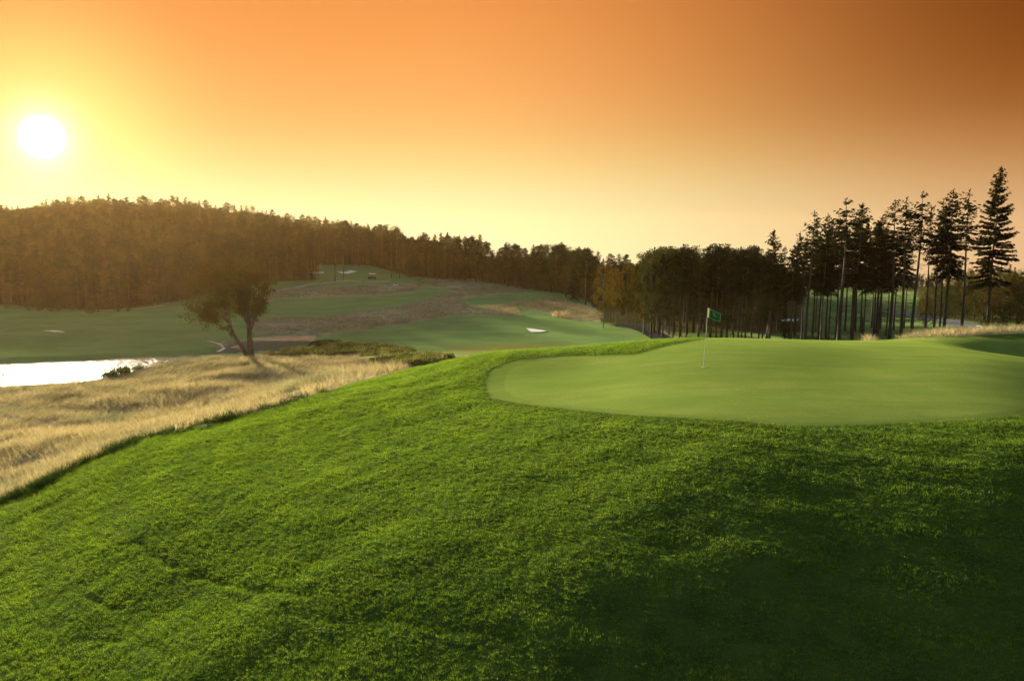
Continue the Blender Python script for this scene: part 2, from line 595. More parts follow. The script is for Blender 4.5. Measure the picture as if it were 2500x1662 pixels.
def plain(name, c1, c2, scale=4.0, rough=0.8, bump=0.0, stretch=None, spec=0.3, metal=0.0):
    m, n = material(name)
    tcn = n.node('ShaderNodeTexCoord')
    vec = tcn.outputs['Object']
    if stretch:
        mp = n.node('ShaderNodeMapping')
        mp.inputs['Scale'].default_value = stretch
        n.l.new(vec, mp.inputs['Vector'])
        vec = mp.outputs[0]
    nz = n.noise(scale, vec, 4)
    bs = n.node('ShaderNodeBsdfPrincipled')
    n.l.new(n.mix(n.smooth(nz, 0.35, 0.65), c1, c2), bs.inputs['Base Color'])
    bs.inputs['Roughness'].default_value = rough
    bs.inputs['Specular IOR Level'].default_value = spec
    bs.inputs['Metallic'].default_value = metal
    if bump:
        bp = n.node('ShaderNodeBump')
        bp.inputs['Strength'].default_value = bump
        n.l.new(nz, bp.inputs['Height'])
        n.l.new(bp.outputs[0], bs.inputs['Normal'])
    o = n.node('ShaderNodeOutputMaterial')
    n.l.new(bs.outputs[0], o.inputs['Surface'])
    return m


def turf_material():
    m, n = material("turf")
    geo = n.node('ShaderNodeNewGeometry')
    pos = geo.outputs['Position']
    z1 = n.node('ShaderNodeAttribute', attribute_name='zone_a')
    z2 = n.node('ShaderNodeAttribute', attribute_name='zone_b')
    s1 = n.node('ShaderNodeSeparateColor')
    s2 = n.node('ShaderNodeSeparateColor')
    n.l.new(z1.outputs['Color'], s1.inputs[0])
    n.l.new(z2.outputs['Color'], s2.inputs[0])
    green, fesc, dry = s1.outputs
    sand, wood, mound = s2.outputs
    nl = n.noise(0.12, pos, 3)
    nm = n.noise(1.1, pos, 4)
    nf = n.noise(14.0, pos, 3)
    fair = n.mix(n.smooth(nl, 0.35, 0.65), (.105, .170, .062), (.140, .205, .073))
    rough = n.mix(n.smooth(nm, 0.35, 0.65), (.022, .040, .009), (.040, .068, .013))
    rough = n.mix(n.m('MULTIPLY', n.smooth(nf, 0.42, 0.7), 0.5), rough, (.045, .060, .016))
    gr = n.mix(n.smooth(n.noise(0.42, pos, 5, .65), 0.40, 0.60), (.128, .168, .034), (.155, .188, .043))
    gr = n.mix(n.m('MULTIPLY', n.smooth(nf, 0.45, 0.7), 0.25), gr, (.17, .22, .07))
    fs = n.mix(n.smooth(nm, 0.35, 0.65), (.25, .21, .135), (.36, .30, .20))
    fs = n.mix(n.smooth(n.noise(0.22, pos, 3), 0.55, 0.68), fs, (.075, .105, .065))
    dr = n.mix(n.smooth(nm, 0.3, 0.7), (.15, .15, .04), (.19, .16, .055))
    sn = n.mix(n.smooth(nm, 0.3, 0.7), (.52, .50, .45), (.62, .60, .55))
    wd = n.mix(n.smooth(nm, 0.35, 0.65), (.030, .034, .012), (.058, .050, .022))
    c = n.mix(mound, fair, rough)
    mpg = n.node('ShaderNodeMapping')
    mpg.inputs['Scale'].default_value = (.10, .75, 1)
    mpg.inputs['Rotation'].default_value = (0, 0, .12)
    n.l.new(pos, mpg.inputs['Vector'])
    gr = n.mix(n.m('MULTIPLY', n.smooth(n.noise(1.0, mpg.outputs[0], 3), .42, .62), .5), gr, (.098, .150, .028))
    gr = n.mix(n.m('MULTIPLY', n.smooth(n.noise(13.0, pos, 3), 0.42, 0.66), 0.42), gr, (.088, .140, .026))
    c = n.mix(dry, c, dr)
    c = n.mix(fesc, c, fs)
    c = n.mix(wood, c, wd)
    c = n.mix(green, c, gr)
    c = n.mix(sand, c, sn)
    bs = n.node('ShaderNodeBsdfPrincipled')
    n.l.new(c, bs.inputs['Base Color'])
    bs.inputs['Roughness'].default_value = 0.85
    bs.inputs['Specular IOR Level'].default_value = 0.0
    n.put(bs.inputs['Sheen Weight'], n.m('MULTIPLY', n.m('SUBTRACT', 1.0, sand), 0.08))
    bs.inputs['Sheen Roughness'].default_value = 0.5
    n.l.new(n.mix(1.0, c, (2.2, 2.3, 1.2), 'MULTIPLY'), bs.inputs['Sheen Tint'])
    hgt = n.m('ADD', n.m('MULTIPLY', n.noise(60.0, pos, 2), 0.5), nf)
    bp = n.node('ShaderNodeBump')
    bp.inputs['Distance'].default_value = 0.012
    n.put(bp.inputs['Strength'], n.m('SUBTRACT', 0.75, n.m('MULTIPLY', green, 0.6)))
    n.l.new(hgt, bp.inputs['Height'])
    n.l.new(bp.outputs[0], bs.inputs['Normal'])
    o = n.node('ShaderNodeOutputMaterial')
    n.l.new(bs.outputs[0], o.inputs['Surface'])
    return m


M_TURF = turf_material()
M_SPRUCE = leafy("spruce_needles", (.008, .012, .005), (.017, .021, .008), trans=0.15, scale=0.6)
M_PINE = leafy("pine_needles", (.010, .015, .006), (.021, .025, .010), trans=0.15, scale=0.6)
M_BROAD = leafy("broad_leaves", (.022, .032, .009), (.040, .046, .012), (.055, .044, .011), trans=0.25, scale=0.5)
M_OLIVE = leafy("olive_leaves", (.040, .048, .013), (.066, .070, .018), trans=0.25, scale=0.5)
M_GOLD = leafy("autumn_leaves", (.045, .044, .010), (.072, .053, .011), (.080, .045, .010), trans=0.28, scale=0.6)
M_WILLOW = leafy("willow_leaves", (.036, .034, .007), (.056, .048, .009), (.048, .029, .007), trans=0.25, scale=0.9)
M_BARK = plain("brown_bark", (.026, .018, .012), (.055, .037, .025), 6.0, 0.9, 0.4, (1, 1, .25))
M_PBARK = plain("pine_bark", (.040, .025, .016), (.085, .052, .034), 5.0, 0.9, 0.4, (1, 1, .3))
M_BBARK = plain("birch_bark", (.26, .25, .22), (.06, .055, .05), 3.0, 0.9, 0.2, (.3, .3, 2.2), 0.0)
M_BLADE = leafy("grass_blades", (.044, .100, .011), (.092, .170, .018), island=.6, tint=(1.62, 1.32, .60), trans=0.48, scale=0.8, spread=.75, spec=.1)
M_DARKBLADE = leafy("long_green_grass", (.018, .040, .010), (.034, .062, .016), trans=0.25, scale=1.0, spread=.5)
M_STRAW = leafy("straw_grass", (.23, .195, .145), (.33, .285, .21), (.16, .175, .14), island=.6, trans=0.38, scale=0.35, spread=.6)
M_HEATH = leafy("bush_leaves", (.060, .075, .030), (.11, .115, .050), trans=0.4, scale=0.5)


def water_material():
    m, n = material("pond_water")
    geo = n.node('ShaderNodeNewGeometry')
    mp = n.node('ShaderNodeMapping')
    mp.inputs['Scale'].default_value = (1.0, 0.55, 1.0)
    mp.inputs['Rotation'].default_value = (0, 0, 0.35)
    n.l.new(geo.outputs['Position'], mp.inputs['Vector'])
    h = n.m('ADD', n.noise(2.0, mp.outputs[0], 3, 0.6), n.m('MULTIPLY', n.noise(0.7, mp.outputs[0], 2), 2.0))
    bp = n.node('ShaderNodeBump')
    bp.inputs['Distance'].default_value = 0.27
    bp.inputs['Strength'].default_value = 0.6
    n.l.new(h, bp.inputs['Height'])
    bs = n.node('ShaderNodeBsdfPrincipled')
    bs.inputs['Base Color'].default_value = (.030, .040, .036, 1)
    sp = n.node('ShaderNodeSeparateXYZ')
    n.l.new(geo.outputs['Position'], sp.inputs[0])
    ruf = n.m('ADD', sp.outputs[0], n.m('MULTIPLY', n.m('SUBTRACT', n.noise(.12, geo.outputs['Position'], 3), .5), 14.0))
    # wind ruffles the open water, the arm behind the willow lies calm
    n.l.new(n.m('SUBTRACT', n.m('ADD', 0.06, n.m('MULTIPLY', n.noise(.25, mp.outputs[0], 4, .65), .09)), n.m('MULTIPLY', n.smooth(ruf, -52, -40), 0.005)), bs.inputs['Roughness'])
    bs.inputs['IOR'].default_value = 1.33
    n.l.new(bp.outputs[0], bs.inputs['Normal'])
    # the arm behind the willow is mixed with a matte grey-green colour
    wd = n.node('ShaderNodeBsdfDiffuse')
    n.l.new(n.mix(n.noise(1.2, geo.outputs['Position'], 3), (.050, .066, .046), (.085, .105, .080)), wd.inputs['Color'])
    far_ = n.m('MULTIPLY', n.smooth(sp.outputs[0], -49, -43), n.m('SUBTRACT', 1.0, n.smooth(sp.outputs[1], 142.5, 144.5)))
    matte = n.m('MULTIPLY', far_, n.m('SUBTRACT', 1.0, n.m('MULTIPLY', n.smooth(n.noise(.35, mp.outputs[0], 4, .6), .60, .66), .9)))
    mx = n.node('ShaderNodeMixShader')
    n.l.new(n.m('MULTIPLY', matte, .93), mx.inputs[0])
    n.l.new(bs.outputs[0], mx.inputs[1])
    n.l.new(wd.outputs[0], mx.inputs[2])
    o = n.node('ShaderNodeOutputMaterial')
    n.l.new(mx.outputs[0], o.inputs['Surface'])
    return m


# ------------------------------------------------------------------ terrain mesh
th = np.concatenate([np.arange(-180, -44, 4.0), np.arange(-44, 44.01, 0.11), np.arange(48, 180, 4.0)])
rr = np.concatenate([np.geomspace(0.8, 9, 12)[:-1], np.geomspace(9, 50, 300)[:-1], np.geomspace(50, 470, 200)[:-1], np.geomspace(470, 1150, 16)])
nt, nr = len(th), len(rr)
tg, rg = np.meshgrid(np.radians(th), rr, indexing='ij')
X = np.sin(tg) * rg
Y = np.cos(tg) * rg
Z0 = H0(X, Y)
Z = Hf(X, Y)
U, Vv = proj(X, Y, Z)
R = rg
fr = (Y > 0)
nearm = fr & (R < 60)


def soft_in(poly, m, wpx=2.0):
    out = np.zeros(X.shape)
    ins = inpoly(U[m], Vv[m], poly)
    d = polydist(U[m], Vv[m], poly)
    out[m] = smooth01(np.where(ins, d, -d), -wpx, wpx)
    return out


z_green = soft_in(GREEN_PX, nearm & (Y < 51), 1.5)
z_fringe = soft_in(FRINGE_PX, nearm & (Y < 51), 1.5)
z_mound = mound_mask(X, Y, Z)
z_strip = soft_in(STRIP, nearm & (Y > 46.5), 2)
z_fa = soft_in(FESC_A, fr & (R > 26) & (R < 135), 3) * (1 - z_mound)
bk = fr & (R > 45) & (R < 100) & (U > 1000)
z_fesc = np.maximum(z_fa, z_strip)
fm = fr & (R > 140) & (R < 345) & (U > 550) & (U < 1550)
for pl in FESC_FAR:
    z_fesc = np.maximum(z_fesc, soft_in(pl, fm, 5) * 0.92)
dm2 = fr & (R > 100) & (R < 190)
z_fesc = np.maximum(z_fesc, soft_in([(1560, 797), (1660, 804), (1680, 834), (1634, 832), (1604, 812)], dm2, 4) * .7)
z_dry = np.zeros(X.shape)
dm = fr & (R > 100) & (R < 160)
z_dry[dm] = np.exp(-(((U[dm] - 1290) / 210) ** 2 + ((Vv[dm] - 853) / 13) ** 2) ** 1.5)
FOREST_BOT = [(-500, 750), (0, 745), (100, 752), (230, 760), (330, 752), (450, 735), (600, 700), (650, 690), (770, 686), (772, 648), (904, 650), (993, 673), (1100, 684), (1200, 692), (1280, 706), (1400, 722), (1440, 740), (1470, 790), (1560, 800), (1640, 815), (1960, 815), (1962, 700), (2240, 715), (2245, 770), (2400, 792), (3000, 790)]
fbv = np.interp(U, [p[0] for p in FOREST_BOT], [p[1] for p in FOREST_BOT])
z_wood_shade = smooth01(fbv - Vv, -2, 6) * np.where(fr & (R > 120), 1, 0)
z_wood_shade = np.maximum(z_wood_shade, np.where(fr & (R > 120) & (U > 1935) & (U < 2260), .38, 0))  # open ground behind the right trunks darkened in colour to stand in for shade
z_sand = np.zeros(X.shape)
FARBUNK = [[(1284, 803), (1300, 804), (1335, 809), (1322, 812), (1297, 812)],
           [(1906, 783), (1925, 779), (1950, 781), (1945, 786), (1915, 786)],
           [(752, 667), (770, 665), (790, 664), (790, 668), (765, 669)],
           [(822, 664), (838, 666), (858, 661), (872, 664), (850, 669), (835, 669)],
           [(114, 690), (126, 690), (126, 698), (114, 698)], [(218, 692), (244, 688), (246, 695), (220, 697)],
           [(104, 808), (130, 808), (160, 813), (130, 812)], [(786, 700), (798, 700), (798, 704), (786, 704)], [(960, 692), (972, 694), (970, 698), (960, 697)]]
zone_a = np.stack([z_green, z_fesc, z_dry, np.ones(X.shape)], -1)
zone_b = np.stack([z_sand, z_wood_shade, z_mound, np.ones(X.shape)], -1)
# close mown fringe: between rough and green in tone
zone_a[..., 0] = np.maximum(zone_a[..., 0], z_fringe * 0.80)

idx = np.arange(nt * nr).reshape(nt, nr)
nxt = np.roll(idx, -1, axis=0)
Qd = np.stack([idx[:, :-1], idx[:, 1:], nxt[:, 1:], nxt[:, :-1]], -1).reshape(-1, 4)
Vall = np.stack([X, Y, Z], -1).reshape(-1, 3)
za = zone_a.reshape(-1, 4)
zb = zone_b.reshape(-1, 4)
gq = (z_green.ravel()[Qd].mean(1) > 0.5)
mq = (z_mound.ravel()[Qd].mean(1) > 0.5) & ~gq
wq = (z_wood_shade.ravel()[Qd].mean(1) > 0.5) & (U.ravel()[Qd].mean(1) < 1100) & (R.ravel()[Qd].mean(1) < 480)


def ground_piece(name, sel):
    q = Qd[sel]
    used, inv = np.unique(q, return_inverse=True)
    o = mesh_np(name, Vall[used], inv.reshape(-1, 4), M_TURF, smooth=True)
    for an, arr in (('zone_a', za), ('zone_b', zb)):
        a = o.data.attributes.new(an, 'FLOAT_COLOR', 'POINT')
        a.data.foreach_set('color', np.ascontiguousarray(arr[used], np.float32).ravel())
    o["kind"] = 'structure'
    return o


ground_piece("putting_green", gq)
ground_piece("mown_mound", mq)
ground_piece("wooded_hill", wq)
ground_piece("ground", ~(gq | mq | wq))
# hub under the lens that closes the sheet
hub = [(math.sin(a) * 0.8, math.cos(a) * 0.8) for a in np.radians(th)]

# pond: a sheet of water lying in its basin
px = np.array(POND)
x0, x1, y0, y1 = px[:, 0].min() - 4, px[:, 0].max() + 4, px[:, 1].min() - 4, px[:, 1].max() + 4
gx, gy = np.meshgrid(np.linspace(x0, x1, 60), np.linspace(y0, y1, 60), indexing='ij')
gi = np.arange(3600).reshape(60, 60)
gq4 = np.stack([gi[:-1, :-1], gi[1:, :-1], gi[1:, 1:], gi[:-1, 1:]], -1).reshape(-1, 4)
cen = np.stack([gx, gy], -1).reshape(-1, 2)[gq4].mean(1)
keep = pond_sd(cen[:, 0], cen[:, 1]) < 4.5
water = mesh_np("pond_water", np.stack([gx, gy, np.full(gx.shape, WATER_Z)], -1).reshape(-1, 3), gq4[keep], water_material(), smooth=True)
tag(water, kind='structure')


# ------------------------------------------------------------------ shape builders
def unit(a):
    return a / (np.linalg.norm(a, axis=-1, keepdims=True) + 1e-9)


def leaves(C, D, L, Wd, g):
    """diamond shaped leaf sprays: centre, direction, length, width"""
    n = len(C)
    D = unit(D)
    s = unit(np.cross(D, unit(g.normal(size=(n, 3)))))
    L = np.broadcast_to(L, n)[:, None]
    Wd = np.broadcast_to(Wd, n)[:, None]
    V = np.stack([C - D * L * .5, C + s * Wd * .5 + D * L * .05, C + D * L * .5, C - s * Wd * .5 + D * L * .05], 1).reshape(-1, 3)
    return V, np.arange(n * 4).reshape(-1, 4)


def tube(path, radii, k=6):
    path = np.asarray(path, float)
    radii = np.asarray(radii, float)
    n = len(path)
    T = np.gradient(path, axis=0)
    T = unit(T)
    up = np.where(np.abs(T[:, 2:3]) > 0.9, np.array([[1., 0, 0]]), np.array([[0, 0, 1.]]))
    a = unit(np.cross(T, up))
    b = np.cross(T, a)
    ang = np.linspace(0, 2 * math.pi, k, endpoint=False)
    V = (path[:, None] + radii[:, None, None] * (a[:, None] * np.cos(ang)[None, :, None] + b[:, None] * np.sin(ang)[None, :, None])).reshape(-1, 3)
    i = np.arange(n * k).reshape(n, k)
    Q = np.stack([i[:-1], np.roll(i[:-1], -1, 1), np.roll(i[1:], -1, 1), i[1:]], -1).reshape(-1, 4)
    return V, Q


class Bag:
    def __init__(s):
        s.V = []
        s.Q = []
        s.n = 0

    def add(s, VQ):
        V, Q = VQ
        s.V.append(V)
        s.Q.append(Q + s.n)
        s.n += len(V)

    def get(s):
        return np.concatenate(s.V), np.concatenate(s.Q)


def curved_trunk(g, H, r0, r1, wob=0.012, n=12):
    zz = np.linspace(-0.6, H, n)
    tt = np.clip(zz / H, 0, 1)
    ox = H * wob * (np.sin(tt * 4.1 + g.uniform(0, 6)) - np.sin(g.uniform(0, 6)) * 0) * tt
    oy = H * wob * np.sin(tt * 3.3 + g.uniform(0, 6)) * tt
    p = np.stack([ox, oy, zz], -1)
    r = r0 + (r1 - r0) * tt ** 0.9
    r[0] *= 1.35
    return p, r


def spruce(seed, H=16, cb=0.35, Rm=1.7, dens=1.0, top_sparse=0.0, droop=0.55, dead=14, asym=0.0, step=0.36, size=1.0, powr=0.8):
    g = np.random.default_rng(seed)
    tp, tr = curved_trunk(g, H, 0.011 * H, 0.02)
    tk, cr = Bag(), Bag()
    tk.add(tube(tp, tr, 7))
    zb = cb * H

    def axis(z):
        return np.array([np.interp(z, tp[:, 2], tp[:, 0]), np.interp(z, tp[:, 2], tp[:, 1]), z])
    z = zb
    while z < H * 0.985:
        f = (H - z) / (H - zb)
        rise = (1 - f)
        nb = g.integers(5, 8) if f > 0.12 else 4
        for b in range(nb):
            if g.random() < 0.10 + top_sparse * 0.35:
                continue
            a = g.uniform(0, 2 * math.pi)
            Lb = (Rm * f ** powr + 0.16) * g.uniform(0.55, 1.12) * (1 + asym * math.cos(a))
            # ragged lower skirt
            if f > 0.85:
                Lb *= g.uniform(0.5, 1.0)
            ns = max(3, int(Lb / 0.17))
            tt = np.linspace(0.12, 1, ns)
            out = np.array([math.cos(a), math.sin(a)])
            dz = Lb * (tt * (0.75 * rise - 0.15) - droop * f * tt ** 1.6 + 0.16 * tt ** 4)
            base = axis(z + g.uniform(-.12, .12))
            P = np.stack([base[0] + out[0] * Lb * tt, base[1] + out[1] * Lb * tt, base[2] + dz], -1)
            if Lb > 0.5:
                tk.add(tube(P[::max(1, ns // 4)], np.linspace(0.022, 0.007, len(P[::max(1, ns // 4)])), 3))
            m = max(1, int(round(3 * dens)))
            Cc = np.repeat(P, m, 0)
            keep = g.random(len(Cc)) > top_sparse * 0.45
            Cc = Cc[keep]
            if len(Cc) == 0:
                continue
            spread = 0.24 * size
            sdir = np.stack([np.full(len(Cc), out[0]), np.full(len(Cc), out[1]), np.full(len(Cc), -0.2)], -1)
            lat = np.stack([-sdir[:, 1], sdir[:, 0], 0 * sdir[:, 0]], -1) * g.choice([-1, 1], len(Cc))[:, None]
            D = sdir * 0.5 + lat * g.uniform(0.2, 1.0, len(Cc))[:, None] + np.array([0, 0, -0.35]) * g.uniform(0, 1.6, len(Cc))[:, None]
            L = g.uniform(0.30, 0.62, len(Cc)) * size * (0.55 + 0.45 * min(1.0, f * 2.5))
            Cc = Cc + unit(D) * L[:, None] * 0.35 + g.normal(size=Cc.shape) * 0.06
            cr.add(leaves(Cc, D, L, g.uniform(0.10, 0.19, len(Cc)) * size, g))
        z += step * g.uniform(0.7, 1.3) * (1 + 0.6 * top_sparse * (1 - f))
    # leader
    C = axis(H) + np.stack([g.normal(size=8) * .05, g.normal(size=8) * .05, -np.linspace(0, .7, 8)], -1)
    cr.add(leaves(C, np.stack([g.normal(size=8) * .6, g.normal(size=8) * .6, np.ones(8)], -1), .34, .12, g))
    for i in range(dead):
        zz = g.uniform(0.16 * H, zb + 0.1 * H)
        a = g.uniform(0, 2 * math.pi)
        Ld = g.uniform(0.5, 1.25) * Rm * 0.85
        b = axis(zz)
        tt = np.linspace(0, 1, 5)
        P = np.stack([b[0] + math.cos(a) * Ld * tt, b[1] + math.sin(a) * Ld * tt, b[2] - 0.35 * Ld * tt ** 1.5 + 0.1 * Ld * tt], -1)
        tk.add(tube(P, np.linspace(0.022, 0.007, 5), 3))
        for q in range(3):
            k = g.integers(2, 5)
            e = P[k] + np.array([g.normal() * .25, g.normal() * .25, -g.uniform(.1, .4)])
            tk.add(tube(np.stack([P[k - 1], (P[k - 1] + e) / 2, e]), [.009, .007, .004], 3))
    return tk.get(), cr.get()


def pine(seed, H=16, cb=0.5, Rm=2.0, limbs=22, per=70, size=1.0, top=0.9):
    g = np.random.default_rng(seed)
    tp, tr = curved_trunk(g, H * 0.97, 0.0115 * H, 0.05, 0.018)
    tk, cr = Bag(), Bag()
    tk.add(tube(tp, tr, 7))
    for i in range(limbs):
        f = (i + g.random()) / limbs
        z = H * (cb + (0.97 - cb) * f)
        a = i * 2.4 + g.uniform(-.7, .7)
        Lb = Rm * (math.sin(math.pi * (0.12 + 0.80 * f)) ** 0.8) * g.uniform(0.45, 1.1)
        b = np.array([np.interp(z, tp[:, 2], tp[:, 0]), np.interp(z, tp[:, 2], tp[:, 1]), z])
        e = b + np.array([math.cos(a) * Lb, math.sin(a) * Lb, Lb * g.uniform(0.0, 0.45)])
        tk.add(tube(np.stack([b, (b + e) / 2 + [0, 0, .08 * Lb], e]), [0.05, .035, .015], 4))
        for q in range(2 if Lb > 0.8 else 1):
            c = b + (e - b) * (1.0 - 0.38 * q) + g.normal(size=3) * .15
            rr_ = np.array([.80, .80, .50]) * g.uniform(.7, 1.15)
            n = int(per * g.uniform(.7, 1.2))
            d = unit(g.normal(size=(n, 3))) * g.random((n, 1)) ** 0.45
            cr.add(leaves(c + d * rr_, d + np.array([0, 0, .35]), g.uniform(.22, .46, n) * size, g.uniform(.09, .19, n) * size, g))
    c = np.array([tp[-1, 0], tp[-1, 1], H * .97])
    n = per
    d = unit(g.normal(size=(n, 3))) * g.random((n, 1)) ** 0.45
    cr.add(leaves(c + d * [.6, .6, .6], d + [0, 0, .5], g.uniform(.22, .46, n) * size, g.uniform(.09, .19, n) * size, g))
    for i in range(8):
        zz = g.uniform(0.2 * H, cb * H)
        a = g.uniform(0, 6.28)
        Ld = g.uniform(.3, 1.1)
        b = np.array([np.interp(zz, tp[:, 2], tp[:, 0]), np.interp(zz, tp[:, 2], tp[:, 1]), zz])
        tk.add(tube(np.stack([b, b + [math.cos(a) * Ld * .5, math.sin(a) * Ld * .5, .05], b + [math.cos(a) * Ld, math.sin(a) * Ld, -.1]]), [.025, .015, .006], 3))
    return tk.get(), cr.get()


def broad(seed, H=13, cb=0.25, Rm=2.4, lobes=26, per=80, size=1.0, hang=0.0, slim=0.010, round_=0.75):
    """leafy crown of many clumps on a forked trunk; hang > 0 gives birch-like drooping sprays"""
    g = np.random.default_rng(seed)
    tp, tr = curved_trunk(g, H * 0.93, slim * H, 0.03, 0.02)
    tk, cr = Bag(), Bag()
    tk.add(tube(tp, tr, 7))
    for i in range(lobes):
        f = (i + g.random()) / lobes
        z = H * (cb + (0.97 - cb) * f)
        prof = math.sin(math.pi * (0.16 + 0.74 * f)) ** round_
        a = i * 2.4 + g.uniform(-.9, .9)
        Lb = Rm * prof * g.uniform(0.35, 1.0)
        zs = max(0.12 * H, z - Lb * g.uniform(.5, 1.0))
        b = np.array([np.interp(zs, tp[:, 2], tp[:, 0]), np.interp(zs, tp[:, 2], tp[:, 1]), zs])
        e = np.array([b[0] + math.cos(a) * Lb, b[1] + math.sin(a) * Lb, z])
        (cr if hang else tk).add(tube(np.stack([b, b * .55 + e * .45 + [0, 0, -.05 * Lb], e]), [0.004 * H, .003 * H, .012], 4))
        rr_ = np.array([1, 1, .8 + hang]) * g.uniform(.55, 1.0) * (0.28 * Rm + .25)
        n = int(per * g.uniform(.7, 1.2))
        d = unit(g.normal(size=(n, 3))) * g.random((n, 1)) ** 0.5
        D = d + g.normal(size=(n, 3)) * .5 + np.array([0, 0, -hang * 1.6])
        cr.add(leaves(e + d * rr_, D, g.uniform(.14, .36, n) * size * (1 + hang * .6), g.uniform(.09, .20, n) * size, g))
    return tk.get(), cr.get()


PROTO = {}


def proto(key, kind, bark, leafm, **kw):
    (tv, tq), (cv, cq) = kind(**kw)
    tr_ = mesh_np("trunk", tv, tq, bark, smooth=True, link=False)
    cr_ = mesh_np("crown", cv, cq, leafm, link=False)
    PROTO[key] = (kw.get('H', 16), tr_, cr_)


def plant_tree(key, base, top, name, label, cat, group=None, wide=1.0, spin=None):
    """stand a copy of a tree on the ground at base with its tip at top"""
    H, tr_, cr_ = PROTO[key]
    base = np.asarray(base, float)
    top = np.asarray(top, float)
    ax = Vector(top - base)
    h = ax.length
    o = empty(name, base)
    q = Vector((0, 0, 1)).rotation_difference(ax.normalized())
    sp = random.uniform(0, 6.28) if spin is None else spin
    o.rotation_mode = 'QUATERNION'
    o.rotation_quaternion = q @ Quaternion((0, 0, 1), sp)
    k = h / H
    o.scale = (k * wide, k * wide, k)
    for src in (tr_, cr_):
        c = src.copy()
        COL.objects.link(c)
        c.parent = o
    tag(o, label, cat, group)
    return o


random.seed(5)
# --- kinds of tree
for i in range(3):
    proto(f"sp_sparse{i}", spruce, M_BARK, M_SPRUCE, seed=100 + i, H=18, cb=0.64, Rm=1.5, dens=1.0, top_sparse=0.40, dead=30, droop=.35, powr=.62)
for i in range(3):
    proto(f"sp_dense{i}", spruce, M_BARK, M_SPRUCE, seed=120 + i, H=17, cb=0.46, Rm=2.0, dens=1.35, top_sparse=0.10, dead=20, droop=.45, powr=.75)
for i in range(2):
    proto(f"sp_full{i}", spruce, M_BARK, M_SPRUCE, seed=140 + i, H=15, cb=0.12, Rm=2.4, dens=1.1, droop=.55, dead=4)
for i in range(4):
    proto(f"pine{i}", pine, M_PBARK, M_PINE, seed=160 + i, H=15, cb=0.42 + .05 * i, Rm=2.0, limbs=26, per=62)
for i in range(4):
    proto(f"birch{i}", broad, M_BBARK, M_GOLD, seed=180 + i, H=12, cb=0.30, Rm=1.5, lobes=26, per=46, hang=0.75, slim=0.0065)
for i in range(4):
    proto(f"broad{i}", broad, M_BARK, M_BROAD, seed=200 + i, H=12, cb=0.20, Rm=2.5, lobes=34, per=64)
for i in range(2):
    proto(f"oak{i}", broad, M_BARK, M_GOLD, seed=220 + i, H=10, cb=0.12, Rm=3.0, lobes=36, per=60)


for i in range(3):
    proto(f"olive{i}", broad, M_BARK, M_OLIVE, seed=240 + i, H=10, cb=0.10, Rm=2.9, lobes=36, per=60, round_=.6)


def base_at(u, Yd, v_guess=None):
    x = float(at(u, 780 if v_guess is None else v_guess, Yd)[0])
    return np.array([x, Yd, ground(x, Yd)])


# --- the fir at the right edge, a tree of its own
(tv, tq), (cv, cq) = spruce(seed=77, H=24, cb=0.30, Rm=3.55, dens=1.7, droop=.30, dead=34, asym=0.0, step=0.40, size=1.1, powr=.78)
b = base_at(2411, 133, 810)
tp_ = at(2438, 406, 133)
PROTO['fir'] = (24, mesh_np("trunk", tv, tq, M_BARK, smooth=True, link=False), mesh_np("crown", cv, cq, M_SPRUCE, link=False))
plant_tree('fir', b, tp_, "fir_tree", "tallest fir tree with broad layered branches, alone at the end of the tall conifer row", "fir tree", spin=0.4)

# --- tall bare-stemmed conifers along the right: (u base, u top, v top, kind, width, depth, label)
ROW = [
    (1878, 1894, 560, 'sp_dense0', 1.0, 138, "pointed spruce standing up above the dense stand just right of the flag"),
    (1870, 1914, 600, 'sp_dense1', .9, 142, None),
    (1941, 1955, 565, 'sp_dense2', .9, 146, None),
    (1966, 1987, 514, 'sp_sparse0', 1.15, 132, "thin spiky spruce rising left of the darkest conifer clump"),
    (1998, 2018, 521, 'sp_dense1', .85, 138, "narrow dark spruce next to the thin spiky one in the conifer row"),
    (2048, 2067, 484, 'sp_sparse1', 1.5, 130, "tall open-topped spruce with wide ragged crown at the middle of the conifer row"),
    (2081, 2102, 496, 'sp_dense0', 1.15, 134, "very dark full spruce right beside the tall open-topped one"),
    (2138, 2158, 525, 'sp_dense2', 1.25, 138, "low dark thick-crowned spruce before the gap in the conifer row"),
    (2171, 2192, 489, 'sp_sparse2', 1.2, 132, "bare-stemmed spruce with thin crown just right of the low dark one"),
    (2198, 2220, 482, 'sp_sparse0', 1.15, 128, "bare-stemmed spruce second right of the low dark one"),
    (2224, 2254, 467, 'sp_sparse1', 1.2, 126, "bare-stemmed spruce with feathery leaning top before the sky gap"),
    (2256, 2279, 501, 'sp_sparse2', .8, 125, "slim bare-stemmed spruce just right of the sky gap"),
    (2279, 2301, 486, 'sp_sparse1', .95, 128, "bare-stemmed spruce pressed against the dark double-stemmed clump"),
    (2301, 2336, 461, 'sp_dense1', 1.1, 127, "dark dense-topped conifer, tallest of the clump right of the sky gap"),
    (2292, 2314, 500, 'sp_dense0', .8, 131, "dark conifer half hidden behind the tallest of its clump"),
    (2345, 2373, 463, 'sp_sparse0', 1.05, 124, "lone thin conifer between the dark clump and the tall fir"),
]
inner = "slender conifer trunk with dark top inside the conifer row"
for i, (ub, ut, vt, key, wd, Yd, lab) in enumerate(ROW):
    b = base_at(ub, Yd, 825)
    plant_tree(key, b, at(ut, vt, Yd), "spruce_tree", lab or inner, "spruce tree", "tall conifers behind the green" if lab else "conifers inside the row", wd)
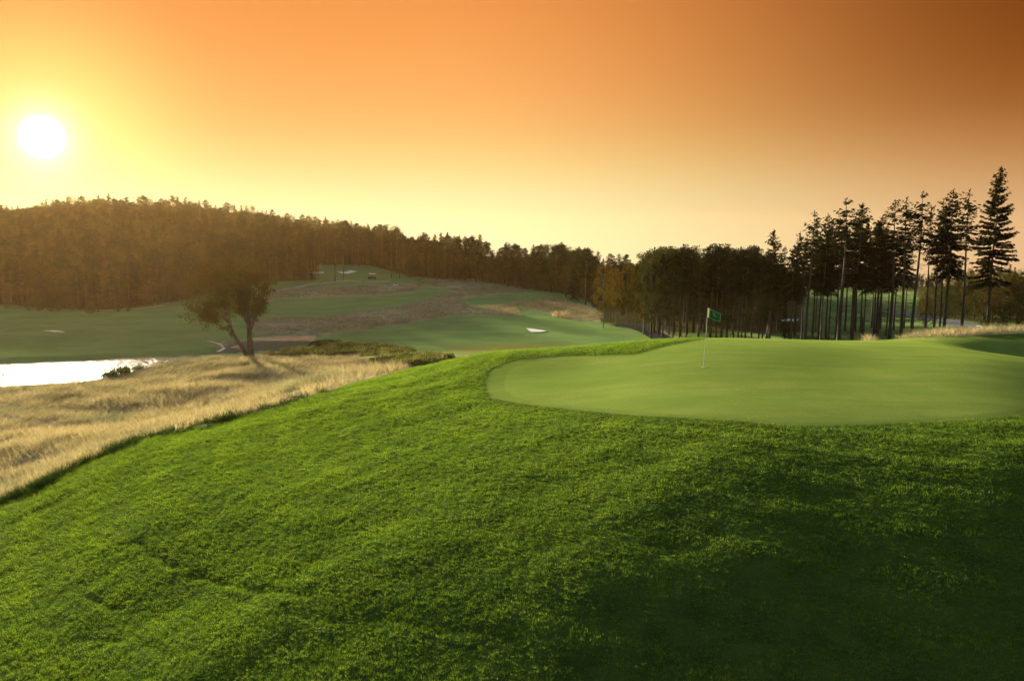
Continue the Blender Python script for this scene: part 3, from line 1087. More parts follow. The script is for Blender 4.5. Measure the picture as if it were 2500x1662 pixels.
for ub, vt in [(1930, 600), (1938, 590), (1957, 565), (1983, 560), (1990, 575), (2004, 560), (2016, 540), (2022, 560), (2040, 530), (2062, 540), (2077, 525), (2087, 545), (2100, 540), (2108, 550), (2126, 550), (2132, 540), (2143, 560), (2148, 545), (2163, 560), (2180, 560), (2205, 560)]:
    Yd = random.uniform(134, 152)
    ut = ub + (ub - 1250) * 0.019 + random.uniform(-4, 4)
    plant_tree(random.choice(['sp_dense0', 'sp_dense1', 'sp_dense2', 'sp_sparse0']), base_at(ub, Yd, 825), at(ut, vt + random.uniform(-8, 14), Yd), "spruce_tree", inner, "spruce tree", "conifers inside the row", random.uniform(.75, 1.0))
# low young spruces at the foot of the row
for ub, vt, Yd in [(1915, 735, 138), (2104, 770, 140), (1926, 775, 136)]:
    plant_tree('sp_full0', base_at(ub, Yd, 825), at(ub + 2, vt, Yd), "young_spruce", "young spruce branched to the ground at the foot of the conifer row", "spruce tree", "young spruces under the tall row", .8)

# --- dense stand behind the flag
STAND_TOP = [(1440, 640), (1476, 628), (1500, 640), (1542, 634), (1560, 622), (1579, 608), (1600, 604), (1630, 601), (1652, 606), (1660, 600), (1690, 599), (1720, 600), (1745, 598), (1770, 601), (1790, 608), (1815, 606), (1845, 606), (1870, 612), (1895, 615)]
su = [p[0] for p in STAND_TOP]
sv = [p[1] for p in STAND_TOP]
lab_st = "dark leafy tree in the dense stand behind the flag"
keys = ['pine0', 'broad0', 'pine1', 'broad1', 'broad2', 'pine2', 'broad3', 'pine3']
u = 1572
while u < 1880:
    Yd = random.uniform(138, 150)
    vt = np.interp(u, su, sv) + random.uniform(-6, 12)
    k = random.choice(keys)
    plant_tree(k, base_at(u, Yd, 822), at(u + (u - 1250) * .016, vt, Yd), "pine_tree" if 'pine' in k else "broadleaf_tree", lab_st, "tree", "dense stand behind the flag", random.uniform(.85, 1.1))
    u += random.uniform(11, 18)
u = 1590
while u < 1900:
    Yd = random.uniform(152, 178)
    vt = np.interp(u, su, sv) + random.uniform(6, 34)
    k = random.choice(keys + ['sp_dense0', 'sp_dense1'])
    plant_tree(k, base_at(u, Yd, 815), at(u + (u - 1250) * .016, vt, Yd), "pine_tree" if 'pine' in k else ("spruce_tree" if 'sp' in k else "broadleaf_tree"), lab_st, "tree", "dense stand behind the flag", random.uniform(.9, 1.2))
    u += random.uniform(10, 17)
# inner depth of the stand, lower and darker
u = 1560
while u < 1900:
    Yd = random.uniform(160, 200)
    plant_tree(random.choice(['broad0', 'broad2', 'sp_full0', 'sp_full1', 'pine0']), base_at(u, Yd, 800), at(u, random.uniform(640, 690), Yd), "broadleaf_tree", "low tree filling the inside of the dense stand", "tree", "low trees inside the stand", random.uniform(1.0, 1.4))
    u += random.uniform(11, 17)
# tall conifer stems with light bark standing in front of the stand
for ub, ut, vt in [(1643, 1647, 640), (1658, 1664, 650), (1675, 1681, 625), (1706, 1711, 630), (1735, 1741, 640), (1790, 1798, 625), (1810, 1818, 630), (1834, 1845, 600), (1852, 1861, 615)]:
    Yd = random.uniform(134, 139)
    plant_tree(random.choice(['sp_sparse0', 'sp_sparse1', 'pine3']), base_at(ub, Yd, 826), at(ut, vt, Yd), "conifer_tree", "bare conifer stem in front of the dense stand", "tree", "bare stems in front of the stand", .9)

# --- autumn birches at the left end of the stand
for ub, ut, vt, wd, Yd, lab in [(1473, 1476, 640, 1.25, 158, "foremost autumn birch with white trunk at the left end of the stand"),
                                (1503, 1506, 652, 1.2, 160, None), (1519, 1520, 700, .9, 158, None), (1551, 1553, 660, 1.1, 157, None), (1567, 1569, 715, .9, 155, None), (1580, 1582, 700, .9, 154, None), (1530, 1532, 640, 1.3, 166, None), (1490, 1492, 655, 1.2, 170, None), (1546, 1548, 690, 1.0, 164, None), (1610, 1612, 700, 1.0, 158, None)]:
    plant_tree(f"birch{random.randrange(4)}", base_at(ub, Yd, 795), at(ut, vt, Yd), "birch_tree", lab or "yellow autumn birch at the left end of the stand", "birch tree", "autumn birches", wd)
# dark trunked oaks/pines just right of the birches
for ub, ut, vt, k in [(1590, 1588, 612, 'broad1'), (1597, 1600, 606, 'pine1'), (1610, 1618, 604, 'pine0'), (1629, 1628, 603, 'broad0')]:
    plant_tree(k, base_at(ub, 150, 795), at(ut, vt, 150), "broadleaf_tree" if 'br' in k else "pine_tree", lab_st, "tree", "dense stand behind the flag", 1.15)
# pines left of the birches
for ub, vt, Yd in [(1430, 605, 205), (1442, 622, 215), (1458, 612, 225), (1412, 620, 235), (1470, 630, 232), (1396, 610, 245), (1488, 620, 215), (1510, 618, 215), (1528, 622, 205), (1500, 632, 235)]:
    plant_tree(random.choice(['pine0', 'pine1', 'pine2', 'sp_dense1']), base_at(ub, Yd, 745), at(ub + 3, vt, Yd), "pine_tree", "pine standing just left of and behind the autumn birches", "pine tree", "pines behind the birches", random.uniform(1.0, 1.25))

# --- tree line at the middle of the view
MID_TOP = [(960, 572), (1000, 582), (1030, 572), (1062, 578), (1090, 570), (1118, 577), (1140, 580), (1171, 574), (1190, 596), (1205, 616), (1215, 612), (1235, 594), (1262, 596), (1290, 608), (1310, 600), (1340, 602), (1372, 594), (1395, 612), (1428, 606), (1460, 612)]
mu = [p[0] for p in MID_TOP]
mv = [p[1] for p in MID_TOP]
BOT = FOREST_BOT
bu = [p[0] for p in BOT]
bv = [p[1] for p in BOT]
lab_mid = "hazy tree in the tree line at the middle of the view"
for row in range(3):
    u = 985 + row * 5
    while u < 1440:
        vb = np.interp(u, bu, bv)
        p = hit(u, vb - 1 - row * 5, 120)
        Yd = p[1]
        vt = np.interp(u, mu, mv) + random.uniform(-7, 15) + (10 if row == 0 else 0) * random.random()
        k = random.choice(['pine0', 'pine1', 'pine2', 'pine3', 'sp_dense0', 'sp_dense1', 'sp_full0', 'broad0', 'broad2', 'olive1'])
        nm = {'pi': "pine_tree", 'sp': "spruce_tree"}.get(k[:2], "broadleaf_tree")
        plant_tree(k, p, at(u, vt, Yd), nm, lab_mid, "tree", "tree line at the middle", random.uniform(1.0, 1.4))
        u += random.uniform(11, 19)
for u, vt in [(1171, 572), (1118, 576), (1372, 590), (1235, 590), (1034, 566)]:
    p = hit(u, np.interp(u, bu, bv) - 4, 120)
    plant_tree('sp_full1', p, at(u, vt, p[1]), "spruce_tree", "pointed spruce standing above the hazy middle tree line", "spruce tree", "pointed spruces of the middle tree line", .95)

# --- wooded hill: skyline trees, front trees, and the mass between
RIDGE = [(-80, 500), (0, 497), (42, 506), (80, 502), (110, 492), (138, 484), (200, 482), (265, 477), (310, 484), (350, 484), (420, 486), (466, 490), (520, 497), (572, 503), (640, 512), (700, 524), (763, 531), (816, 541), (870, 549), (922, 554), (964, 566), (1010, 578)]
ru = [p[0] for p in RIDGE]
rv = [p[1] for p in RIDGE]
RG_U = [-80, 0, 160, 330, 570, 760, 920, 1050]
RG_Y = [400, 400, 420, 430, 432, 430, 420, 400]
hill_keys = ['sp_full0', 'sp_full1', 'sp_dense0', 'sp_dense1', 'pine0', 'pine1', 'broad0', 'broad1']
u = -60
while u < 1010:
    Yd = np.interp(u, RG_U, RG_Y) + random.uniform(-30, 10)
    vt = np.interp(u, ru, rv) + random.uniform(-9, 9)
    k = random.choice(['sp_full0', 'sp_full1', 'sp_dense0', 'pine0', 'pine1', 'pine2', 'broad1'])
    b = base_at(u, Yd, 560)
    plant_tree(k, b, at(u, vt, Yd), {'pi': "pine_tree", 'sp': "spruce_tree", 'br': "broadleaf_tree"}[k[:2]], "dark tree on the skyline of the wooded hill", "tree", "skyline trees of the wooded hill", random.uniform(.95, 1.35))
    u += random.uniform(9, 16)


def sun_room(p):
    # the low sun clears the trees of the hill and reaches the pond
    return -18 + 0.118 * (p[1] - 122) / .88 - p[2] if p[0] / p[1] < -0.18 else 99.0


lab_f = "tree with bare lower trunk along the foot of the wooded hill"
for row in range(2):
    u = -60 + row * 8
    while u < 985:
        vb = np.interp(u, bu, bv)
        if 640 < u < 770 and row == 0:
            vb += random.uniform(-6, 2)
        p = hit(u, vb - random.uniform(0, 4) - row * 7, 120)
        h = min(random.uniform(11.5, 16.5), max(6.5, sun_room(p)))
        k = random.choice(['pine1', 'pine2', 'pine3', 'sp_dense0', 'sp_dense2', 'sp_sparse1', 'broad3', 'broad1'])
        nm = {'pi': "pine_tree", 'sp': "spruce_tree", 'br': "broadleaf_tree", 'bi': "birch_tree"}[k[:2]]
        plant_tree(k, p, p + np.array([random.uniform(-.3, .3), 0, h]), nm, lab_f, "tree", "trees along the foot of the hill", random.uniform(.9, 1.3))
        u += random.uniform(10, 19)
for i in range(24):
    u = random.uniform(300, 590)
    vb = np.interp(u, bu, bv) - random.uniform(4, 46)
    p = hit(u, vb, 120)
    plant_tree(f"olive{i % 3}", p, p + np.array([0, 0, random.uniform(8.0, 11.0)]), "broadleaf_tree", "rounded olive broadleaf tree among the conifers low on the wooded hill", "tree", "olive trees low on the hill", random.uniform(1.0, 1.25))
for i in range(26):
    u = random.uniform(-20, 330)
    p = hit(u, np.interp(u, bu, bv) + random.uniform(-3, 9), 120)
    plant_tree(f"olive{i % 3}", p, p + np.array([0, 0, random.uniform(1.2, 3.0)]), "bush", "low brushy bush between the fairway and the foot of the wooded hill", "bush", "bushes at the foot of the hill", random.uniform(1.2, 1.9))
# two bare-stemmed pines standing out on the clearing
for ub, vb, vt in [(818, 687, 560), (839, 685, 570), (778, 683, 590), (955, 678, 600), (975, 680, 610)]:
    p = hit(ub, vb, 120)
    plant_tree('pine3', p, at(ub, vt, p[1]), "pine_tree", "bare-stemmed pine standing free at the edge of the hill clearing", "pine tree", "free pines of the clearing", .9)


# --- masses nobody could count are laid out as instances
def scatter_nodes(name, coll):
    t_ = bpy.data.node_groups.new(name, 'GeometryNodeTree')
    t_.interface.new_socket("Geometry", in_out='INPUT', socket_type='NodeSocketGeometry')
    t_.interface.new_socket("Geometry", in_out='OUTPUT', socket_type='NodeSocketGeometry')
    gi_ = t_.nodes.new('NodeGroupInput')
    go_ = t_.nodes.new('NodeGroupOutput')
    ip = t_.nodes.new('GeometryNodeInstanceOnPoints')
    ci = t_.nodes.new('GeometryNodeCollectionInfo')
    ci.inputs['Collection'].default_value = coll
    ci.inputs['Separate Children'].default_value = True
    ci.inputs['Reset Children'].default_value = True

    def attr(nm, typ):
        a = t_.nodes.new('GeometryNodeInputNamedAttribute')
        a.data_type = typ
        a.inputs['Name'].default_value = nm
        return a.outputs['Attribute']
    l = t_.links.new
    l(gi_.outputs[0], ip.inputs['Points'])
    l(ci.outputs[0], ip.inputs['Instance'])
    ip.inputs['Pick Instance'].default_value = True
    l(attr('pick', 'INT'), ip.inputs['Instance Index'])
    l(attr('rot', 'FLOAT_VECTOR'), ip.inputs['Rotation'])
    l(attr('scl', 'FLOAT_VECTOR'), ip.inputs['Scale'])
    l(ip.outputs[0], go_.inputs[0])
    return t_


def scatter(name, P, rot, scl, pick, protos, label=None, cat=None):
    coll = bpy.data.collections.new(name + "_kinds")
    for q in protos:
        coll.objects.link(q)
    me = bpy.data.meshes.new(name)
    me.vertices.add(len(P))
    me.vertices.foreach_set('co', np.ascontiguousarray(P, np.float32).ravel())
    for nm, typ, arr, fld in (('rot', 'FLOAT_VECTOR', rot, 'vector'), ('scl', 'FLOAT_VECTOR', scl, 'vector'), ('pick', 'INT', pick, 'value')):
        a = me.attributes.new(nm, typ, 'POINT')
        a.data.foreach_set(fld, np.ascontiguousarray(arr, np.int32 if typ == 'INT' else np.float32).ravel())
    o = bpy.data.objects.new(name, me)
    COL.objects.link(o)
    md = o.modifiers.new("scatter", 'NODES')
    md.node_group = scatter_nodes(name + "_nodes", coll)
    tag(o, label, cat, kind='stuff')
    return o


def joined(name, key):
    """trunk and crown of one kind of tree in one mesh, for the far wood"""
    H, a, b = PROTO[key]
    va = np.array([v.co[:] for v in a.data.vertices])
    vb_ = np.array([v.co[:] for v in b.data.vertices])
    qa = np.array([p.vertices[:] for p in a.data.polygons])
    qb = np.array([p.vertices[:] for p in b.data.polygons]) + len(va)
    return mesh_np(name, np.concatenate([va, vb_]) / H, np.concatenate([qa, qb]), [a.data.materials[0], b.data.materials[0]], link=False,
                   midx=[0] * len(qa) + [1] * len(qb))


far_keys = ['sp_full0', 'sp_full1', 'sp_dense0', 'pine0', 'pine1', 'broad0', 'broad1']
FARK = [joined("wood_tree", k) for k in far_keys]
g = np.random.default_rng(3)
pu = g.uniform(-150, 1060, 5200)
pY = g.uniform(170, 470, 5200)
pxy = at(pu, np.full(5200, 640.), pY)
zz = Hf(pxy[:, 0], pY)
uu, vv = proj(pxy[:, 0], pY, zz)
ok = (vv < np.interp(uu, bu, bv) - 4) & (pY < np.interp(uu, RG_U, RG_Y) + 60)
# thin out to an even spacing
P = np.stack([pxy[ok, 0], pY[ok], zz[ok] - .2], -1)
kept = []
cell = {}
for i, p in enumerate(P):
    c = (int(p[0] // 4.2), int(p[1] // 4.2))
    if c not in cell:
        cell[c] = 1
        kept.append(i)
P = P[kept]
n = len(P)
hh = g.uniform(10.5, 15.5, n)
wds = hh * g.uniform(1.0, 1.45, n)
room = -18 + 0.118 * (P[:, 1] - 122) / .88 - P[:, 2]
hh = np.where(P[:, 0] / P[:, 1] < -0.18, np.minimum(hh, np.maximum(6.0, room)), hh)
# keep the mass under the skyline
uu, vv = proj(P[:, 0], P[:, 1], P[:, 2] + hh)
low = vv > np.interp(uu, ru, rv) + 6
hh = np.where(low, hh, hh * 0.8)
scatter("forest", P, np.stack([np.zeros(n), np.zeros(n), g.uniform(0, 6.28, n)], -1), np.stack([wds, wds, hh], -1), g.integers(0, len(FARK), n), FARK)

# far wood behind the conifer row and behind the middle tree line
FARK2 = [joined("wood_tree", k) for k in far_keys]
pts_ = []
for (ua, ub, ya, yb, n_) in [(1380, 1960, 215, 300, 300), (1930, 2320, 330, 400, 150), (1000, 1420, 305, 360, 620)]:
    uu = g.uniform(ua, ub, n_)
    yy = g.uniform(ya, yb, n_)
    pp = at(uu, np.full(n_, 700.), yy)
    pts_.append(np.stack([pp[:, 0], yy, Hf(pp[:, 0], yy) - .2], -1))
P = np.concatenate(pts_)
n = len(P)
hh = g.uniform(9.0, 12.5, n)
uu, vv = proj(P[:, 0], P[:, 1], P[:, 2] + hh)
lim = np.interp(uu, [1000, 1200, 1440, 1500, 1900, 1960, 2250, 2330], [588, 625, 628, 640, 640, 672, 690, 680])
sc = np.clip((P[:, 1] * 0 + 1) * 1.0, 1, 1)
for it in range(3):
    hh = np.where(vv < lim, hh * 0.8, hh)
    uu, vv = proj(P[:, 0], P[:, 1], P[:, 2] + hh)
scatter("far_wood", P, np.stack([np.zeros(n), np.zeros(n), g.uniform(0, 6.28, n)], -1), np.stack([hh * 1.1, hh * 1.1, hh], -1), g.integers(0, len(FARK2), n), FARK2)

# --- autumn wood at the right behind the road
for row in range(3):
    u = 2245 + row * 6
    while u < 2560:
        Yd = [150, 168, 190][row] + random.uniform(-6, 6)
        vt = np.interp(u, [2245, 2280, 2330, 2360, 2400, 2440, 2500, 2560], [735, 715, 690, 672, 678, 672, 660, 655]) + random.uniform(-8, 12) - row * 6
        k = random.choice(['oak0', 'oak1', 'broad0', 'broad1', 'broad2', 'broad3'])
        plant_tree(k, base_at(u, Yd, 795), at(u + 2, vt, Yd), "broadleaf_tree", "autumn tree in the wood beyond the road at the right", "tree", "autumn wood at the right", random.uniform(.95, 1.3))
        u += random.uniform(15, 26)
for u, vt in [(2342, 640), (2463, 645), (2367, 662), (2478, 652)]:
    Yd = 185
    plant_tree('sp_full0', base_at(u, Yd, 790), at(u + 2, vt, Yd), "spruce_tree", "pointed dark spruce poking above the autumn wood at the right", "spruce tree", "spruces in the autumn wood", .9)
for u, vt, Yd, k, wd, lab in [(2482, 727, 112, 'oak0', 1.2, "large rounded olive bush at the right edge behind the straw bank"),
                             (2448, 745, 114, 'oak1', 1.0, "tall olive bush just left of the large rounded one"),
                             (2405, 770, 122, 'oak1', .9, "low brown bush at the foot of the tall fir"),
                             (2500, 752, 108, 'broad1', 1.0, "dark green bush cut by the right edge")]:
    plant_tree(k, base_at(u, Yd, 800), at(u, vt, Yd), "bush", lab, "bush", None, wd)

# ------------------------------------------------------------------ the willow by the pond
def willow():
    g = np.random.default_rng(12)
    s = 118.0 / F                      # metres per photo pixel at its distance
    o3 = np.array([610, 873.])

    def P2(u, v, d=0.0):
        return np.array([(u - o3[0]) * s, d, (o3[1] - v) * s])
    stems = [
        [(603, 876), (598, 862), (588, 842), (576, 824), (568, 806), (560, 790)],
        [(614, 876), (612, 856), (612, 836), (612, 812), (611, 796)]]
    rads = [[.36, .30, .26, .22, .18, .13], [.50, .42, .38, .34, .27]]
    parts = []
    tips = []
    for si, (sp_, rd) in enumerate(zip(stems, rads)):
        bg = Bag()
        path = np.array([P2(u, v, 0.25 * (i * .2) * (-1 if si else 1)) for i, (u, v) in enumerate(sp_)])
        bg.add(tube(path, np.array(rd), 9))
        if si == 0:
            limbs = [(5, (545, 770), (510, 735), (478, 715)), (5, (552, 765), (535, 720), (518, 672)), (4, (553, 768), (530, 740), (492, 690)), (4, (520, 790), (490, 765), (470, 745)),
                     (5, (556, 760), (545, 715), (545, 665)), (3, (545, 795), (515, 780), (488, 757)), (5, (565, 750), (560, 700), (560, 655)), (4, (565, 770), (548, 735), (505, 660))]
        else:
            limbs = [(4, (600, 770), (585, 730), (570, 690)), (4, (610, 765), (605, 715), (600, 655)), (4, (615, 765), (620, 710), (622, 650)), (4, (626, 775), (640, 735), (652, 690)),
                     (3, (622, 785), (632, 740), (640, 675)), (4, (603, 760), (592, 710), (582, 660)), (3, (630, 780), (645, 755), (658, 725)), (4, (612, 750), (612, 700), (610, 645)), (4, (598, 775), (578, 745), (560, 720))]
        for li, a, b_, c in limbs:
            dd = g.uniform(-2.6, 2.6)
            st_ = path[min(li, len(path) - 1)]
            pa = np.array([st_, P2(*a, dd * .25), P2(*b_, dd * .65), P2(*c, dd)])
            tt = np.linspace(0, 1, 9)[:, None]
            cv = (1 - tt) ** 3 * pa[0] + 3 * (1 - tt) ** 2 * tt * pa[1] + 3 * (1 - tt) * tt ** 2 * pa[2] + tt ** 3 * pa[3]
            bg.add(tube(cv, np.linspace(rd[-1] * .55, .02, 9), 5))
            for q in range(22):
                f = g.uniform(.30, 1.0)
                p0 = np.array([np.interp(f, tt[:, 0], cv[:, k]) for k in range(3)])
                dr = unit((cv[-1] - cv[3])[None])[0]
                e = p0 + (dr * .8 + g.normal(size=3) * .75 + [0, 0, .25]) * g.uniform(.55, 1.25)
                mdl = (p0 + e) / 2 + g.normal(size=3) * .06
                bg.add(tube(np.stack([p0, mdl, e]), [.025, .016, .007], 3))
                tips += [mdl, e, e, p0 * .2 + e * .8]
        parts.append(bg.get())
    cr = Bag()
    tips = np.array(tips)
    for rep in range(15):
        C = tips + g.normal(size=tips.shape) * .26
        D = g.normal(size=tips.shape) * .7 + np.array([0, 0, .5])
        cr.add(leaves(C, D, g.uniform(.16, .34, len(C)), g.uniform(.08, .15, len(C)), g))
    # shoots on the leaning stem
    for (uu, vv_, rr_, n_) in [(566, 815, .35, 160), (556, 800, .35, 120), (527, 783, .35, 90), (545, 803, .2, 50)]:
        c = P2(uu, vv_, .2)
        d = unit(g.normal(size=(n_, 3))) * g.random((n_, 1)) ** .5 * rr_
        cr.add(leaves(c + d * [1, 1, 1.5], d + [0, 0, .3], .2, .08, g))
    return parts, cr.get()


wp, wc = willow()
wb = at(610, 873, 118.0)
gz = ground(wb[0], wb[1])
o = empty("willow_tree", (wb[0], wb[1], wb[2]))
tag(o, "lone two-stemmed willow with fanned olive crown on the near bank of the pond", "willow tree")
for (v_, q_) in wp:
    mesh_np("trunk", v_, q_, M_PBARK, o, smooth=True)
mesh_np("crown", wc[0], wc[1], M_WILLOW, o)

# ------------------------------------------------------------------ grasses
def tuft(name, seed, nb, h, spread, wid, mat, bend=0.5, segs=2):
    g = np.random.default_rng(seed)
    V, Q = [], []
    for i in range(nb):
        a, r = g.uniform(0, 6.28), spread * math.sqrt(g.random())
        b = np.array([math.cos(a) * r, math.sin(a) * r, -0.01])
        d = np.array([math.cos(a + g.normal() * .8), math.sin(a + g.normal() * .8), 0]) * bend * g.uniform(.2, 1.2)
        hh_ = h * g.uniform(.55, 1.15)
        s = np.array([-d[1], d[0], 0])
        s = s / (np.linalg.norm(s) + 1e-6)
        yaw = g.uniform(0, 3.14)
        s = np.array([math.cos(yaw), math.sin(yaw), 0])
        k = len(V)
        for j in range(segs + 1):
            f = j / segs
            p = b + np.array([0, 0, hh_]) * f * (1 - .25 * bend * f) + d * hh_ * f ** 1.8
            wd = wid * (1 - f * .85) * .5
            V += [p - s * wd, p + s * wd]
        for j in range(segs):
            Q.append((k + 2 * j, k + 2 * j + 1, k + 2 * j + 3, k + 2 * j + 2))
    return mesh_np(name, np.array(V), np.array(Q), mat, link=False)


g = np.random.default_rng(21)
# mown rough on the mound
n0 = 500000
rr_ = np.sqrt(g.uniform(10.0 ** 2, 50 ** 2, n0))
keepp = g.random(n0) < np.clip((16.0 / rr_) ** 1.1, 0.18, 1)
rr_ = rr_[keepp]
aa = g.uniform(-0.70, 0.70, len(rr_))
x_, y_ = np.sin(aa) * rr_, np.cos(aa) * rr_
z_ = Hf(x_, y_)
u_, v_ = proj(x_, y_, z_)
ok = (mound_mask(x_, y_, z_) > .5) & ~inpoly(u_, v_, FRINGE_PX) & (y_ < 52) & (u_ > -330) & (u_ < 2850) & (v_ < 1760)
P = np.stack([x_, y_, z_], -1)[ok]
n = len(P)
r_ = rr_[ok]
clump = 0.5 + 0.5 * fbm(P[:, 0], P[:, 1], 0.5, 2, 77)
clump2 = 0.5 + 0.5 * fbm(P[:, 0], P[:, 1], 2.2, 2, 78)
sxy = np.clip(r_ / 19.0, .78, 1.65) * g.uniform(.8, 1.25, n)
str1 = fbm(P[:, 0] * .83 + P[:, 1] * .56, (P[:, 1] * .83 - P[:, 0] * .56) * 5, 2.6, 2, 79)
sz = np.clip(0.80 + 0.14 * clump + 0.12 * clump2 + .16 * str1, .5, 1.4) * g.uniform(.8, 1.2, n) * np.clip(r_ / 24.0, 1.0, 1.35)
mow = np.sin(np.hypot(P[:, 0] - 13, P[:, 1] - 35) * 2 * math.pi / 1.9 + 1.2 * fbm(P[:, 0], P[:, 1], 5, 2, 80))
tx, ty = (P[:, 1] - 35), -(P[:, 0] - 13)
tl = np.hypot(tx, ty)
lean = .14 * g.normal(size=(n, 2)) + np.stack([-ty / tl, tx / tl], -1) * (.32 * mow)[:, None] + np.array([-.05, -.10])
sz = sz * (1 + .20 * mow) * np.clip(.35 + polydist(u_[ok], v_[ok], FRINGE_PX) / 28, .35, 1)
TUFT = [tuft("grass_tuft", 300 + i, 24, .046, .092, .0058, M_BLADE, .8) for i in range(4)]
scatter("grass", P, np.stack([lean[:, 0], lean[:, 1], g.uniform(0, 6.28, n)], -1), np.stack([sxy, sxy, sz], -1), g.integers(0, 4, n), TUFT)
print("grass tufts", n)

# golden rough
n0 = 90000
rr_ = np.sqrt(g.uniform(27 ** 2, 128 ** 2, n0))
aa = g.uniform(-0.62, 0.62, n0)
x_, y_ = np.sin(aa) * rr_, np.cos(aa) * rr_
z_ = Hf(x_, y_)
u_, v_ = proj(x_, y_, z_)
hollow = fbm(x_ * .8 + y_ * .4, y_ * 1.0 - x_ * .3, 9.0, 3, 90)
greeny = hollow > 0.45
green_side = smooth01(u_ * 1.0 - 2.2 * (v_ - 870), 620, 900) * (v_ < 960)     # greener ground towards the fairway
dn = np.clip((45.0 / rr_) ** 0.9, .25, 1) * np.where(greeny, .30, 1)
psd = pond_sd(x_, y_)
inA = inpoly(u_, v_, FESC_A) & (mound_mask(x_, y_, z_) < .4) & (psd > 1.6)
inS = (rr_ > 46.5) & (rr_ < 62) & inpoly(u_, v_, STRIP)
ok = (inA & (rr_ < 126) | inS) & (g.random(n0) < np.where(inS, 1, dn))
P = np.stack([x_, y_, z_], -1)[ok]
n = len(P)
r_ = rr_[ok]
h1 = 0.5 + 0.5 * fbm(P[:, 0] + P[:, 1] * .5, P[:, 1], 3.2, 3, 91)
sz = (0.28 + 1.15 * np.clip(h1, 0, 1.2) ** 1.3) * g.uniform(.7, 1.2, n) * np.where(inS[ok], .55, np.clip(.3 + psd[ok] / 14, .3, 1))
sxy = np.clip(r_ / 50., .8, 1.9) * g.uniform(.8, 1.3, n)
wind = fbm(P[:, 0], P[:, 1], 7.0, 2, 92)
lean = np.stack([.30 * wind + .15 * g.normal(size=n), .38 + .25 * wind + .15 * g.normal(size=n)], -1)
pick = np.where((g.random(n) < np.where(greeny[ok], .60, .05) + .55 * green_side[ok] * (g.random(n) < .8)), 3, g.integers(0, 3, n))
STR = [tuft("straw_tuft", 320 + i, 34, .62, .30, .016, M_STRAW, .8, 3) for i in range(3)] + [tuft("green_tuft", 330, 30, .42, .28, .02, M_HEATH, .7, 2)]
# wind lean is in world space: no spin, so the drifts read
scatter("golden_rough", P, np.stack([lean[:, 1] * .7, lean[:, 0], g.uniform(-.5, .5, n)], -1), np.stack([sxy, sxy, sz], -1), pick, STR)
print("straw tufts", n)

# far straw meadows
n0 = 60000
x_ = g.uniform(-110, 60, n0)
y_ = g.uniform(140, 320, n0)
z_ = Hf(x_, y_)
u_, v_ = proj(x_, y_, z_)
ok = np.zeros(n0, bool)
for pl in FESC_FAR:
    ok |= inpoly(u_, v_, pl)
P = np.stack([x_, y_, z_], -1)[ok]
n = len(P)
h1 = 0.5 + 0.5 * fbm(P[:, 0], P[:, 1], 9, 2, 95)
sz = (0.4 + .9 * h1) * g.uniform(.6, 1.1, n)
FARSTR = [tuft("straw_tuft", 340 + i, 22, .60, .7, .05, M_STRAW, .9, 2) for i in range(2)]
scatter("far_straw_meadow", P, np.stack([.3 * g.normal(size=n) + .3, .3 * g.normal(size=n), g.uniform(0, 6.28, n)], -1), np.stack([sz * 1.1, sz * 1.1, sz], -1), g.integers(0, 2, n), FARSTR)
print("far straw", n)

# dark long grass along the foot of the mound, and low bushes by the fairway
n0 = 5200
k = g.random(n0)
eu = g.uniform(-60, 800, n0)
ev = np.interp(eu, [p[0] for p in MOUND_EDGE], [p[1] for p in MOUND_EDGE]) + g.normal(size=n0) * 4 - 3
dens = np.interp(eu, [-60, 0, 250, 380, 480, 800], [1, 1, .9, .5, .3, .12]) * (0.4 + .6 * (fbm(eu, ev * 0, 60, 2, 3) > -.2))
sel = g.random(n0) < dens
P = []
for a, b_ in zip(eu[sel][:1500], ev[sel][:1500]):
    P.append(hit(a, b_, 20, 70, 260))
P = np.array(P)
n = len(P)
LG = [tuft("long_grass_tuft", 350 + i, 26, .30, .14, .014, M_DARKBLADE, .9, 3) for i in range(3)]
sc_ = g.uniform(.5, 1.25, n)
scatter("long_grass", P, np.stack([.3 * g.normal(size=n), .3 * g.normal(size=n), g.uniform(0, 6.28, n)], -1), np.stack([sc_, sc_, sc_ * g.uniform(.7, 1.3, n)], -1), g.integers(0, 3, n), LG)

BUSH_PX = [[(640, 868), (760, 850), (860, 846), (960, 852), (1010, 858), (1000, 868), (900, 870), (760, 872)], [(900, 886), (960, 874), (1060, 872), (1105, 878), (1060, 892), (960, 898)], [(760, 846), (800, 842), (900, 848), (980, 856), (900, 854), (800, 850)]]
P = []
for pl in BUSH_PX:
    a = np.array(pl)
    c_ = 0
    while c_ < 420:
        uu, vv = g.uniform(a[:, 0].min(), a[:, 0].max()), g.uniform(a[:, 1].min(), a[:, 1].max())
        if inpoly(np.array([uu]), np.array([vv]), pl)[0]:
            P.append(hit(uu, vv, 50, 180, 300))
            c_ += 1
P = np.array(P)
n = len(P)
BU = []
for i in range(3):
    gg = np.random.default_rng(400 + i)
    m_ = 150
    d = unit(gg.normal(size=(m_, 3)) * [1, 1, .8])
    d[:, 2] = np.abs(d[:, 2])
    V_, Q_ = leaves(d * gg.random((m_, 1)) ** .4 * [.6, .6, .7], d + [0, 0, .6], gg.uniform(.15, .35, m_), gg.uniform(.06, .12, m_), gg)
    BU.append(mesh_np("low_bush", V_, Q_, M_HEATH, link=False))
sc_ = g.uniform(.5, 1.3, n)
scatter("low_bushes", P, np.stack([0 * sc_, 0 * sc_, g.uniform(0, 6.28, n)], -1), np.stack([sc_, sc_, sc_], -1), g.integers(0, 3, n), BU)

